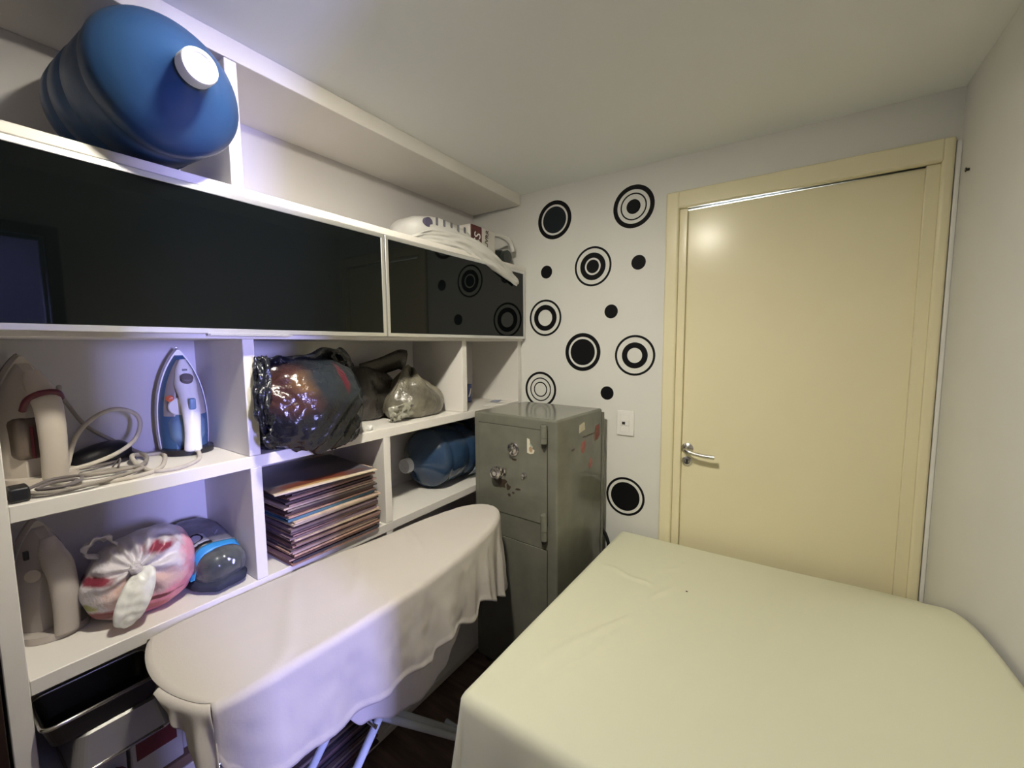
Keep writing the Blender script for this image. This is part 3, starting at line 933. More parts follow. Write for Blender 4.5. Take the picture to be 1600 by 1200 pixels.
# ------------------------------------------------------------------ irons
def iron(name, label, loc, rotz, H, kind, scale=1.0):
    """stands on its heel; soleplate faces local -x, handle local +x, tip up"""
    mats = {'blue': ('wplastic', 'bplastic', 'wplastic', 'gplastic'), 'cream': ('dkplastic', 'cplastic', 'cplastic', 'brplastic'), 'grey': ('gplastic', 'gplastic', 'gplastic', 'cplastic')}[kind]
    t = thing(name, label, 'iron', loc, rotz)
    def wid(z):        # half width of the sole outline
        q = z / H
        return (0.062 if kind == 'grey' else 0.068) * max(0.0, 1 - q ** 2.3) ** 0.88 * (0.84 + 0.40 * q) + 0.0006
    def shell(x0, x1, s0, s1, zlo, zhi, pw=1.0, n=9, zs=34):
        """stack of outline rings between x0 and x1, scale s0..s1"""
        rows = []
        for k in range(n + 1):
            u_ = k / n
            x = x0 + (x1 - x0) * u_
            s = s0 + (s1 - s0) * u_ ** pw
            row = []
            zz = [zlo + (zhi - zlo) * i / zs for i in range(zs + 1)]
            top = zlo + (zhi - zlo) * (1 - (1 - s) * 0.55)
            for i in range(zs + 1):
                z = zlo + (top - zlo) * i / zs
                row.append(Vector((x, wid(zz[i]) * s, z)))
            for i in range(zs, -1, -1):
                z = zlo + (top - zlo) * i / zs
                row.append(Vector((x, -wid(zz[i]) * s, z)))
            rows.append(row)
        mb = MB().grid(rows, close=True)
        nn = len(rows[0])
        mb.f.append(tuple(range(nn))[::-1])
        mb.f.append(tuple((len(rows) - 1) * nn + i for i in range(nn)))
        return mb
    obj('soleplate', shell(-0.062, -0.054, 0.99, 1.0, 0.012, H, 1, 2), 'chrome' if kind != 'cream' else 'dkplastic', t, smooth='auto', local=True)
    obj('skirt', shell(-0.054, -0.036, 1.0, 0.97, 0.010, H - 0.002, 1, 3), mats[0] if kind == 'blue' else mats[1], t, smooth='auto', local=True)
    bd = obj('body', shell(-0.036, 0.018, 0.93, 0.50, 0.012, H - 0.012, 1.8), mats[1], t, smooth='auto', local=True)
    # heel
    obj('heel', MB().prism([(0.062 * math.cos(a) * 0.98 - 0.002, 0.060 * math.sin(a)) for a in [2 * math.pi * k / 36 for k in range(36)]], 0.0, 0.016),
        'dkplastic' if kind == 'blue' else mats[1], t, smooth='auto', local=True)
    # nose spine that turns into the handle
    hm = mats[2]
    if kind == 'blue':
        pts = [(0.004, 0, H - 0.035), (0.012, 0, H - 0.07), (0.022, 0, H - 0.105), (0.042, 0, H - 0.135), (0.060, 0, H - 0.165), (0.066, 0, H - 0.205), (0.062, 0, 0.06), (0.054, 0, 0.016)]
        rf = lambda q: lerp_tab([(0, 0.008), (0.15, 0.021), (0.30, 0.026), (0.42, 0.023), (0.6, 0.021), (0.85, 0.019), (1, 0.021)], q)
    else:
        pts = [(0.004, 0, H - 0.040), (0.018, 0, H - 0.068), (0.038, 0, H - 0.090), (0.054, 0, H - 0.115), (0.060, 0, H - 0.15), (0.061, 0, 0.09), (0.059, 0, 0.05), (0.054, 0, 0.012)]
        rf = lambda q: lerp_tab([(0, 0.013), (0.15, 0.022), (0.30, 0.0255), (0.5, 0.024), (0.85, 0.0225), (1, 0.022)], q)
    h = obj('handle', MB().tube(pts, rf, 18, 6, flat=0.72 if kind != 'blue' else 0.85), hm, t, smooth=True, local=True)
    def onp(nm, mb, m, p, sm='auto'):
        mb.v = [wmat(t) @ v for v in mb.v]
        return obj(nm, mb, m, p, smooth=sm)
    if kind == 'blue':
        # grey upper shell, tank, dial, lamp, buttons
        obj('upper_shell', shell(-0.010, 0.0215, 0.80, 0.52, 0.11, H - 0.016, 1.6), 'gplastic', t, smooth='auto', local=True)
        obj('water_tank', MB().lathe([(0.0, -0.060), (0.030, -0.055), (0.042, -0.02), (0.043, 0.02), (0.034, 0.045), (0.0, 0.056)], (0.0, 0, 0.072), (0, 0, 1), 28), 'bplastic2', t, smooth=True, local=True)
        onp('temperature_dial', MB().lathe([(0.024, 0), (0.024, 0.010), (0.021, 0.013), (0.0, 0.013)], (0.020, -0.018, 0.138), (0.95, -0.3, 0), 26, caps=False), 'wplastic', bd)
        onp('pilot_light', MB().lathe([(0.009, 0), (0.009, 0.006), (0.0, 0.009)], (0.022, -0.037, 0.162), (0.9, -0.43, 0), 16, caps=False), 'orange', bd)
        onp('steam_button', MB().lathe([(0.0145, 0), (0.0145, 0.012), (0.011, 0.015), (0, 0.015)], (0.036, 0, 0.212), (0.75, 0, 0.66), 22, caps=False), 'cordg', h)
        onp('spray_button', MB().box(0.078, 0.0885, -0.008, 0.008, 0.132, 0.164, 0.005, 3), 'bplastic2', h)
        onp('spray_nozzle', MB().box(0.026, 0.034, -0.006, 0.004, H - 0.066, H - 0.061), 'darkmetal', h)
    elif kind == 'cream':
        obj('water_tank', MB().box(-0.020, 0.028, -0.045, 0.004, 0.055, 0.150, 0.014, 3), 'brplastic', t, smooth='auto', local=True)
        onp('maroon_trim', MB().tube([(0.024, -0.029, H - 0.125), (0.042, -0.028, H - 0.102), (0.058, -0.017, H - 0.089), (0.063, 0.0, H - 0.085), (0.058, 0.017, H - 0.089), (0.042, 0.028, H - 0.102)], 0.0065, 10, 5), 'maroon', h)
        onp('rating_label', MB().prism([(0.03, 0.06), (0.042, 0.06), (0.042, 0.132), (0.03, 0.132)], -0.022, -0.0235, lambda a, b, c_: (a, c_, b)), 'maroon', bd)
    else:
        onp('logo_badge', MB().lathe([(0.014, 0), (0.014, 0.003), (0, 0.004)], (0.010, -0.030, 0.150), (0.75, -0.66, 0.1), 20, caps=False), 'cplastic', bd)
        onp('vent_slot', MB().box(-0.012, -0.004, -0.036, -0.028, 0.185, 0.205, 0.001), 'darkmetal', bd)
    return t

ironB = iron('steam_iron', 'white and blue steam iron standing upright in the upper niche', (-0.215, -1.474, ZM1 + 0.001), math.radians(-7), 0.304, 'blue')
ironA = iron('steam_iron', 'old cream iron with dark soleplate and smoked tank, far left of the upper niche', (-0.190, -1.766, ZM1 + 0.001), math.radians(14), 0.292, 'cream')
ironC = iron('steam_iron', 'plain greyish-cream iron standing in the niche below, next to the pink bag', (-0.185, -1.772, ZB1 + 0.001), math.radians(12), 0.266, 'grey')
Zs = ZM1 + 0.0045
def on(*p):
    return [(x, y, (z if z is not None else Zs)) for x, y, z in p]
cb = obj('power_cord', MB().tube(on((-0.150, -1.476, 1.236), (-0.125, -1.480, 1.232), (-0.066, -1.505, None), (-0.020, -1.560, None), (-0.040, -1.605, None), (-0.130, -1.612, 1.231), (-0.215, -1.600, 1.240),
                                    (-0.255, -1.560, None), (-0.235, -1.530, None), (-0.150, -1.550, None), (-0.055, -1.590, None), (-0.022, -1.640, None), (-0.030, -1.700, None), (-0.085, -1.747, None), (-0.150, -1.768, 1.2345),
                                    (-0.180, -1.755, 1.2365), (-0.190, -1.700, 1.238), (-0.200, -1.640, 1.252), (-0.205, -1.597, 1.280), (-0.208, -1.580, 1.320), (-0.210, -1.587, 1.350), (-0.212, -1.617, 1.368), (-0.214, -1.650, 1.362),
                                    (-0.214, -1.682, 1.338), (-0.212, -1.706, 1.300), (-0.205, -1.722, 1.245), (-0.19, -1.732, 1.232)), 0.0052, 10, 6), 'cordw', ironB, smooth=True)
obj('cord_sleeve', MB().tube([(-0.158, -1.470, 1.262), (-0.150, -1.474, 1.247), (-0.140, -1.478, 1.236)], lambda q: 0.0095 - 0.003 * q, 12, 4), 'wplastic', ironB, smooth=True)
ca = obj('power_cord', MB().tube(on((-0.125, -1.735, 1.44), (-0.20, -1.722, 1.415), (-0.275, -1.700, 1.385), (-0.285, -1.670, 1.325), (-0.285, -1.625, 1.280), (-0.27, -1.585, 1.245), (-0.20, -1.575, 1.234), (-0.11, -1.607, 1.233), (-0.095, -1.650, 1.233),
                                    (-0.10, -1.700, 1.2335), (-0.12, -1.716, 1.234), (-0.125, -1.690, 1.2335), (-0.105, -1.640, 1.2335), (-0.075, -1.618, 1.2335), (-0.040, -1.650, 1.2335), (-0.010, -1.715, 1.233), (-0.008, -1.755, 1.231),
                                    (-0.018, -1.788, 1.231), (-0.035, -1.806, 1.233)), 0.0046, 10, 6), 'cordw2', ironA, smooth=True)
obj('plug', MB().box(-0.058, -0.012, -1.835, -1.806, ZM1 + 0.001, ZM1 + 0.030, 0.005, 3), 'dkplastic', ironA, smooth='auto')
obj('cord_sleeve', MB().tube([(-0.205, -1.732, 1.375), (-0.202, -1.731, 1.32), (-0.198, -1.731, 1.27), (-0.194, -1.732, 1.228)], 0.0058, 10, 4), 'cordw', ironA, smooth=True)
tag(obj('loose_cord', MB().tube(on((-0.035, -1.800, 1.2285), (-0.015, -1.760, 1.238), (-0.045, -1.735, 1.2405), (-0.060, -1.770, 1.2405), (-0.030, -1.795, 1.2385), (-0.010, -1.745, 1.2405), (-0.070, -1.725, 1.2415), (-0.095, -1.765, 1.240), (-0.045, -1.806, 1.240)), 0.0035, 8, 6), 'cordg', smooth=True),
    'small tangle of grey cord beside the black plug', 'cord')
obj('cable_tie', MB().tube([(-0.118, -1.662, 1.224), (-0.118, -1.660, 1.240), (-0.108, -1.648, 1.258), (-0.100, -1.655, 1.240)], 0.002, 8, 4), 'cordg', ironA, smooth=True)
# low black case behind the cords
def dome(c, ax, ay, az, ang, n=26, m=10, tip=0.0):
    rows = []
    for j in range(m + 1):
        e = math.pi / 2 * j / m
        row = []
        for k in range(n):
            a = 2 * math.pi * k / n
            x = ax * math.cos(a) * math.cos(e) ** 0.7
            y = ay * math.sin(a) * math.cos(e) ** 0.7
            z = az * math.sin(e) * (1 - tip * (x / ax) * 0.5 - tip * 0.2)
            row.append(Vector((c[0] + x * math.cos(ang) - y * math.sin(ang), c[1] + x * math.sin(ang) + y * math.cos(ang), c[2] + z)))
        rows.append(row)
    mb = MB().grid(rows, close=True)
    mb.f.append(tuple(range(n))[::-1])
    return mb
case = thing('soft_case', 'low black domed case lying behind the tangled iron cord', 'case', (-0.265, -1.655, ZM1))
obj('shell', dome((-0.268, -1.650, ZM1 + 0.010), 0.072, 0.036, 0.040, math.radians(105), tip=-0.5), 'dkplastic', case, smooth=True)
obj('rim', dome((-0.268, -1.652, ZM1 + 0.0005), 0.078, 0.040, 0.012, math.radians(105)), 'cordg', case, smooth=True)

# ------------------------------------------------------------------ plastic bags
def blob(c, r, n=(64, 40), p=2.0, fold=None, floor=None, sx=2.4):
    """superellipsoid with a displacement function fold(dir, pos)->length, flattened on floor(x)"""
    rows = []
    c = Vector(c)
    for j in range(n[1] + 1):
        ph = -math.pi / 2 + math.pi * j / n[1]
        row = []
        for k in range(n[0]):
            th = 2 * math.pi * k / n[0]
            d = Vector((math.cos(ph) * math.cos(th), math.cos(ph) * math.sin(th), math.sin(ph)))
            L = (abs(d.x) ** sx + abs(d.y) ** sx + abs(d.z) ** sx) ** (-1 / sx)
            q = Vector((d.x * r[0], d.y * r[1], d.z * r[2])) * L
            if fold:
                q += Vector((d.x, d.y, d.z)) * fold(d, q)
            w_ = c + q
            if floor:
                fz = floor(w_.x, w_.y)
                if w_.z < fz:
                    w_.z = fz + 0.0012 * abs(nz(w_.x * 30, w_.y * 30))
            row.append(w_)
        rows.append(row)
    return MB().grid(rows, close=True)

def ribbon(pts, width, wdir, curl=0.3, sub=7, nw=6, taper=None, wr=0.004):
    """crumpled strip of film following pts"""
    P = [Vector(p) for p in pts]
    Q = []
    n = len(P)
    for i in range(n - 1):
        p0, p1, p2, p3 = P[max(i - 1, 0)], P[i], P[i + 1], P[min(i + 2, n - 1)]
        for k in range(sub):
            t = k / sub
            Q.append(0.5 * ((2 * p1) + (-p0 + p2) * t + (2 * p0 - 5 * p1 + 4 * p2 - p3) * t * t + (-p0 + 3 * p1 - 3 * p2 + p3) * t ** 3))
    Q.append(P[-1])
    rows = []
    wd = Vector(wdir).normalized()
    for i, q in enumerate(Q):
        t = i / (len(Q) - 1)
        d = (Q[min(i + 1, len(Q) - 1)] - Q[max(i - 1, 0)]).normalized()
        nn = d.cross(wd)
        nn = nn.normalized() if nn.length > 1e-5 else Vector((0, 0, 1))
        wv = nn.cross(d).normalized()
        W = width * (taper(t) if taper else 1)
        row = []
        for k in range(nw + 1):
            s = k / nw * 2 - 1
            row.append(q + wv * (W * s / 2) + nn * (curl * W * (1 - s * s) + wr * nz(t * 9 + 3.1 * width * 50, s * 2.5, 2.0)))
        rows.append(row)
    return MB().grid(rows)

# big black bag bulging over the shelf edge
def fold_black(d, q):
    # creases sweeping up to the right across the lower front
    u_ = q.y * 0.80 + q.z * 0.60
    v_ = -q.y * 0.60 + q.z * 0.80
    g = sstep(0.03, -0.06, v_) * sstep(-0.1, 0.4, d.x) * (1 - sstep(0.10, 0.17, u_))
    a = 0.011 * g * (1 - abs(math.sin(v_ * 85 + 1.6 * nz(u_ * 6, v_ * 3, 1))) ** 0.6 - 0.35)
    b = 0.014 * nz(q.y * 9, q.z * 9, q.x * 9) + 0.006 * nz(q.y * 26, q.z * 26, q.x * 26)
    c_ = 0.006 * sstep(0.06, -0.12, q.y) * nz(q.y * 55, q.z * 55, q.x * 55 + 3)
    return a + b + c_
def floor_black(x, y):
    return ZM1 + 0.002 if x < 0.004 else ZM1 - 0.062
blackm = mat('black_bag_film', (0.012, 0.013, 0.017), 0.20, 0.6, bump=0.5, bscale=55, bdist=0.006)
blotch(blackm, [((0.14, -0.085, 0.175), (0.14, 0.085, 0.075), (0.050, 0.022, 0.018)), ((0.15, -0.045, 0.195), (0.12, 0.05, 0.035), (0.115, 0.060, 0.024)),
                ((0.14, 0.060, 0.20), (0.14, 0.11, 0.08), (0.018, 0.023, 0.029)), ((0.15, 0.075, 0.205), (0.1, 0.012, 0.045), (0.085, 0.014, 0.024))], (0.010, 0.010, 0.014), 0.25, 10, 0.5)
def black_body():
    mb = blob((-0.112, -1.198, 1.338), (0.182, 0.196, 0.150), (150, 100), fold=fold_black, sx=2.5)
    for v in mb.v:
        v.z -= 0.030 * sstep(-0.02, 0.05, v.x) * sstep(1.36, 1.24, v.z)
        v.z = max(v.z, floor_black(v.x, v.y))
        if v.x < 0.0:
            v.y = max(v.y, -1.372)
    return mb
bag1 = thing('black_bag', 'bulging shiny black plastic bag hanging over the middle shelf edge', 'plastic bag', (-0.1, -1.2, ZM1))
b1 = obj('bag_body', black_body(), blackm, bag1, smooth=True, loc=(-0.015, 0.0, 0.0))
dkfilm = mat('black_film_plain', (0.012, 0.013, 0.016), 0.18, 0.6, bump=0.7, bscale=70, bdist=0.006)
obj('handle_loop', ribbon([(-0.03, -1.352, 1.450), (0.012, -1.362, 1.492), (0.030, -1.372, 1.478), (0.050, -1.384, 1.430), (0.064, -1.393, 1.375), (0.066, -1.394, 1.325), (0.050, -1.372, 1.290)], 0.040, (0.65, 0.70, 0.0), 0.10,
                          taper=lambda t: 0.35 + 0.75 * math.sin(math.pi * t) ** 0.7, sub=10, nw=10, wr=0.022), dkfilm, bag1, smooth=True, thick=0.0015)
obj('handle_loop', ribbon([(0.02, -1.350, 1.33), (0.058, -1.374, 1.300), (0.072, -1.388, 1.282), (0.066, -1.378, 1.262), (0.04, -1.35, 1.25)], 0.026, (0.2, 0.5, 0.8), 0.10, wr=0.015), dkfilm, bag1, smooth=True, thick=0.0015)
obj('gathered_top', ribbon([(-0.08, -1.366, 1.474), (-0.07, -1.300, 1.470), (-0.06, -1.22, 1.474), (-0.07, -1.13, 1.494), (-0.10, -1.06, 1.484), (-0.14, -1.01, 1.44)], 0.085, (1, 0, 0.75), 0.06, sub=10, nw=10, wr=0.020), dkfilm, bag1, smooth=True, thick=0.0015)
tag(obj('paper_scrap', blob((-0.020, -0.992, ZM1 + 0.011), (0.012, 0.011, 0.010), (14, 8), fold=lambda d, q: 0.004 * nz(d.x * 2, d.y * 2, d.z * 2)), 'paper'), 'crumpled white paper scrap beside the black bag', 'paper')

# smoky translucent bag behind it
def fold_grey(d, q):
    top = sstep(-0.02, 0.10, q.z)
    return 0.010 * nz(q.y * 11, q.z * 11, q.x * 11 + 4) + 0.006 * nz(q.y * 28, q.z * 20, q.x * 28) - 0.045 * top * (abs(math.sin(2.5 * math.atan2(d.y, d.x))) ** 2) * 0.6
greym = mat('smoky_bag_film', (0.165, 0.150, 0.115), 0.28, 0.6, bump=0.9, bscale=22, bdist=0.012, var=0.55, vscale=14)
bag2 = thing('smoky_bag', 'crumpled smoky grey-green plastic bag behind the black bag', 'plastic bag', (-0.14, -0.68, ZM1))
def grey_body():
    mb = blob((-0.145, -0.668, 1.285), (0.105, 0.150, 0.085), (90, 60), fold=fold_grey, floor=lambda x, y: ZM1 + 0.002, sx=2.3)
    for v in mb.v:                                  # pulled up to a peak
        k = max(0, v.z - 1.285)
        pk = math.exp(-((v.y + 0.70) / 0.06) ** 2 - ((v.x + 0.14) / 0.08) ** 2)
        v.z += k * 0.95 * pk
    return mb
obj('bag_body', grey_body(), greym, bag2, smooth=True)
obj('gathered_neck', ribbon([(-0.13, -0.80, 1.27), (-0.10, -0.775, 1.33), (-0.11, -0.735, 1.385), (-0.13, -0.70, 1.415), (-0.14, -0.665, 1.425)], 0.055, (0.4, 0.5, -0.5), 0.4), greym, bag2, smooth=True, thick=0.002)
obj('side_flap', ribbon([(-0.07, -0.86, 1.255), (-0.055, -0.83, 1.262), (-0.05, -0.79, 1.268), (-0.06, -0.75, 1.27)], 0.062, (0, -0.35, 1), 0.05, nw=10, wr=0.022), mat('smoky_film_light', (0.30, 0.29, 0.235), 0.22, 0.6, bump=0.4, bscale=40, bdist=0.006), bag2, smooth=True, thick=0.002)
bag3 = thing('dark_bag', 'dark brown-black plastic bag rumpled at the back of the middle shelf', 'plastic bag', (-0.24, -0.80, ZM1))
dkm = mat('dark_brown_film', (0.035, 0.030, 0.026), 0.25, 0.6, bump=0.6, bscale=40, bdist=0.006, var=0.3)
obj('bag_body', blob((-0.235, -0.83, 1.325), (0.070, 0.120, 0.115), (60, 40), fold=lambda d, q: 0.018 * nz(q.y * 12, q.z * 12, q.x * 12 + 9) + 0.006 * nz(q.y * 30, q.z * 30, 1), floor=lambda x, y: ZM1 + 0.002), dkm, bag3, smooth=True)
obj('corner_flap', ribbon([(-0.23, -0.87, 1.425), (-0.22, -0.80, 1.437), (-0.21, -0.74, 1.452), (-0.20, -0.69, 1.468), (-0.20, -0.655, 1.462)], 0.085, (0.1, -0.3, 1), 0.12, taper=lambda t: 0.75 + 0.35 * t), dkm, bag3, smooth=True, thick=0.002)

# white and pink carrier bag in the lower niche
pinkm = mat('pink_white_bag_film', (0.70, 0.67, 0.68), 0.34, 0.5, bump=0.6, bscale=32, bdist=0.010)
blotch(pinkm, [((0.09, 0.060, 0.020), (0.16, 0.120, 0.070), (0.70, 0.24, 0.31)), ((0.02, 0.105, 0.10), (0.20, 0.035, 0.070), (0.72, 0.30, 0.36)), ((0.10, -0.005, 0.085), (0.10, 0.075, 0.030), (0.58, 0.40, 0.36)),
                ((0.10, 0.004, 0.048), (0.10, 0.055, 0.005), (0.13, 0.02, 0.03)), ((0.08, -0.085, 0.040), (0.10, 0.032, 0.012), (0.20, 0.03, 0.04)), ((0.10, -0.005, 0.025), (0.10, 0.05, 0.010), (0.45, 0.13, 0.14)),
                ((0.0, 0.035, 0.165), (0.16, 0.034, 0.014), (0.26, 0.03, 0.06)), ((0.02, -0.080, 0.120), (0.12, 0.026, 0.009), (0.20, 0.03, 0.05)), ((0.06, -0.105, 0.062), (0.1, 0.016, 0.008), (0.33, 0.33, 0.12))],
       (0.60, 0.565, 0.61), 0.28, 55, 0.9)
bagp = thing('carrier_bag', 'knotted white and pink plastic carrier bag with red print in the lower left niche', 'plastic bag', (-0.13, -1.625, ZB1))
def fold_pink(d, q):
    kn = Vector((0.075, -0.025, 0.050))
    r_ = (q - kn).length
    a = math.atan2(q.z - kn.z, q.y - kn.y)
    g = sstep(-0.2, 0.5, d.x)
    return (-0.018 * math.exp(-(r_ / 0.05) ** 2) + g * 0.0075 * math.sin(a * 11 + 2 * nz(r_ * 20, a)) * math.exp(-((r_ - 0.045) / 0.045) ** 2)
            + 0.011 * nz(q.y * 11, q.z * 11, q.x * 11 + 2) + 0.005 * nz(q.y * 32, q.z * 32, q.x * 32))
def pink_body():
    mb = blob((-0.136, -1.625, 0.948), (0.100, 0.112, 0.092), (140, 90), fold=fold_pink, floor=lambda x, y: ZB1 + 0.002, sx=2.3)
    for v in mb.v:
        v.z += 0.25 * max(0, v.z - 0.93) * sstep(-1.72, -1.54, v.y)
    return mb
obj('bag_body', pink_body(), pinkm, bagp, smooth=True, loc=(-0.01, -0.007, 0.0))
whitef = mat('white_bag_film', (0.78, 0.78, 0.76), 0.35, 0.5, bump=0.3, bscale=60, bdist=0.004)
whitef2 = mat('lilac_white_film', (0.58, 0.545, 0.60), 0.34, 0.5, bump=0.5, bscale=50, bdist=0.006)
obj('tied_handle', ribbon([(-0.052, -1.632, 0.993), (-0.030, -1.645, 0.975), (-0.020, -1.664, 0.940), (-0.018, -1.680, 0.905), (-0.024, -1.690, 0.880)], 0.050, (0.2, 0.95, 0.25), 0.08, sub=10, nw=10, wr=0.006, taper=lambda t: 0.25 + 0.95 * math.sin(math.pi * min(1, t * 0.98)) ** 0.6),
    whitef, bagp, smooth=True, thick=0.0025)
obj('handle_loop', ribbon([(-0.14, -1.690, 1.005), (-0.15, -1.722, 1.035), (-0.15, -1.705, 1.062), (-0.14, -1.672, 1.060), (-0.13, -1.655, 1.02)], 0.035, (1, 0, 0.3), 0.15, wr=0.012), whitef2, bagp, smooth=True, thick=0.002)
obj('knot', blob((-0.050, -1.652, 0.996), (0.011, 0.012, 0.010), (24, 16), fold=lambda d, q: 0.005 * nz(d.x * 3, d.y * 3, d.z * 3)), whitef2, bagp, smooth=True)

# clear wrapped dark folded fabric
wrap = thing('wrapped_fabric', 'dark folded fabric in clear plastic wrap with a blue-striped printed label', 'package', (-0.15, -1.455, ZB1))
def slab(c, r, ang, tilt, fold=None):
    mb = blob((0, 0, 0), r, (130, 80), sx=3.2, fold=fold)
    mb.xf(Matrix.Translation(Vector(c)) @ Matrix.Rotation(ang, 4, 'Z') @ Matrix.Rotation(tilt, 4, 'Y'))
    for v in mb.v:
        v.z = max(v.z, ZB1 + 0.003 + 0.001 * abs(nz(v.x * 30, v.y * 30)))
        v.y = min(v.y, -1.408)
    return mb
fabm = mat('dark_green_fabric', (0.030, 0.038, 0.034), 0.7, 0.2, var=0.3, vscale=30)
wf = lambda d, q: 0.005 * nz(q.x * 20, q.y * 20, q.z * 20) + 0.003 * nz(q.x * 45, q.y * 45, 4)
obj('folded_fabric', slab((-0.165, -1.474, 0.925), (0.125, 0.060, 0.062), math.radians(5), math.radians(14), wf), fabm, wrap, smooth=True)
obj('folded_fabric', slab((-0.135, -1.478, 0.880), (0.120, 0.066, 0.018), math.radians(8), 0.0, wf), mat('navy_fabric', (0.03, 0.035, 0.055), 0.7, 0.2, var=0.3, vscale=30), wrap, smooth=True)
clear = film('clear_wrap', (0.50, 0.53, 0.52), 0.05, 0.06, 1.0, 30)
wrap_mb = slab((-0.165, -1.473, 0.925), (0.136, 0.065, 0.068), math.radians(5), math.radians(14), lambda d, q: 0.006 * nz(q.x * 22, q.y * 22, q.z * 22 + 7) + 0.006 * (0.5 - abs(nz(q.x * 40, q.y * 40, q.z * 40))) ** 2 + 0.0025 * abs(nz(q.x * 80, q.y * 80, q.z * 80)))
obj('plastic_wrap', wrap_mb, clear, wrap, smooth=True)
from mathutils.bvhtree import BVHTree
wrap_bvh = BVHTree.FromPolygons([tuple(v) for v in wrap_mb.v], wrap_mb.f)
def lab_fn(y, x, h=0.0):
    """point on top of the wrap at plan position x, y"""
    hit = wrap_bvh.ray_cast(Vector((x, y, 1.3)), Vector((0, 0, -1)))[0]
    return Vector((x, y, (hit.z if hit else 0.9) + 0.001 + h))
lg = mat('grey_print', (0.14, 0.14, 0.175), 0.4, var=0.25, vscale=40)
labp = obj('printed_label', MB().grid([[lab_fn(-1.540 + 0.118 * k / 14, -0.255 + 0.165 * j / 12) for k in range(15)] for j in range(13)]), lg, wrap, smooth=True, thick=0.001)
obj('blue_stripe', MB().grid([[lab_fn(-1.540 + 0.122 * k / 14, -0.090 + 0.022 * j / 4, 0.001) for k in range(15)] for j in range(5)]), mat('blue_stripe', (0.03, 0.24, 0.52), 0.4), labp, smooth=True, thick=0.001)
obj('white_box', MB().grid([[lab_fn(-1.528 + 0.050 * k / 6, -0.150 + 0.045 * j / 6, 0.0012) for k in range(7)] for j in range(7)]), mat('pale_box_print', (0.30, 0.30, 0.36), 0.4), labp, smooth=True, thick=0.0006)
obj('black_patch', MB().grid([[lab_fn(-1.535 + 0.060 * k / 6, -0.108 + 0.016 * j / 3, 0.0012) for k in range(7)] for j in range(4)]), mat('black_print', (0.01, 0.01, 0.012), 0.3), labp, smooth=True, thick=0.0006)
obj('lettering', text_mb('O', 0.05, lambda a, b, c_: lab_fn(-1.503 + a, -0.128 - b, 0.0022)), mat('dark_print', (0.02, 0.02, 0.03), 0.4), labp)
obj('lettering', text_mb('K', 0.035, lambda a, b, c_: lab_fn(-1.450 + a, -0.130 - b, 0.0022)), mat('pale_print', (0.45, 0.45, 0.50), 0.4), labp)

# white carrier bag on top of the cabinets
wb = thing('white_carrier_bag', 'white printed plastic carrier bag drooping over the right cabinet top', 'plastic bag', (-0.08, -0.45, 1.94))
ZTOP = 1.9405
wbm = mat('milky_bag_film', (0.62, 0.61, 0.58), 0.38, 0.45, bump=0.3, bscale=35, bdist=0.006)
def fold_w(d, q):
    return 0.008 * nz(q.y * 9, q.z * 12, q.x * 12 + 5) + 0.003 * nz(q.y * 30, q.z * 30, q.x * 20)
obj('bag_body', blob((-0.135, -0.50, 2.005), (0.120, 0.235, 0.080), (100, 50), fold=fold_w, floor=lambda x, y: ZTOP + 0.002, sx=2.6), wbm, wb, smooth=True)
pk = obj('package', MB().box(-0.22, -0.025, -0.390, -0.185, ZTOP + 0.004, 2.098, 0.022, 4), mat('package_white', (0.60, 0.57, 0.53), 0.4, var=0.05), wb, smooth='auto')
rd = obj('dark_red_band', MB().box(-0.030, -0.0235, -0.388, -0.308, 1.960, 2.090, 0.003), mat('dark_red_print', (0.09, 0.018, 0.018), 0.4, var=0.5, vscale=30), pk)
Tr = lambda y0, z0, ang: (lambda a, b, c_: Vector((-0.0225 + c_, y0 + a * math.cos(ang) - b * math.sin(ang), z0 + a * math.sin(ang) + b * math.cos(ang))))
obj('lettering', text_mb('SS', 0.066, Tr(-0.344, 2.030, math.radians(80))), 'paper', pk)
obj('lettering', text_mb('NUVRR', 0.034, Tr(-0.272, 2.030, math.radians(82))), mat('brown_print', (0.05, 0.03, 0.03), 0.4), pk)
for k in range(5):
    obj('printed_mark', MB().box(-0.026, -0.0225, -0.62 + 0.045 * k, -0.608 + 0.045 * k, 2.030 - 0.004 * (k % 2), 2.062, 0.001), mat('grey_ink', (0.17, 0.17, 0.20), 0.5), wb)
obj('blue_mark', MB().prism([(-0.655 + 0.022 * math.cos(2 * math.pi * k / 18), 2.035 + 0.020 * math.sin(2 * math.pi * k / 18)) for k in range(18)], -0.045, -0.030, lambda a, b, h: (h, a, b)), mat('violet_ink', (0.11, 0.10, 0.17), 0.5), wb)
obj('front_flap', ribbon([(-0.03, -0.755, 1.950), (0.000, -0.68, 1.966), (0.020, -0.58, 1.972), (0.030, -0.48, 1.966), (0.038, -0.38, 1.944), (0.046, -0.285, 1.912), (0.047, -0.205, 1.885), (0.046, -0.140, 1.860), (0.044, -0.105, 1.838)], 0.078, (0.25, -0.25, 1), 0.05, nw=12, wr=0.016,
                          taper=lambda t: lerp_tab([(0, 0.35), (0.15, 0.75), (0.45, 1.0), (0.7, 0.80), (0.88, 0.55), (1, 0.25)], t)), wbm, wb, smooth=True, thick=0.002)
obj('handle_loop', ribbon([(-0.06, -0.21, 2.085), (-0.04, -0.13, 2.088), (-0.02, -0.075, 2.065), (-0.01, -0.062, 2.015)], 0.028, (1, 0, 0.4), 0.3), wbm, wb, smooth=True, thick=0.003)
bott = thing('green_jar', 'dark green round jar lying beside the white carrier bag', 'jar', (-0.07, -0.105, ZTOP))
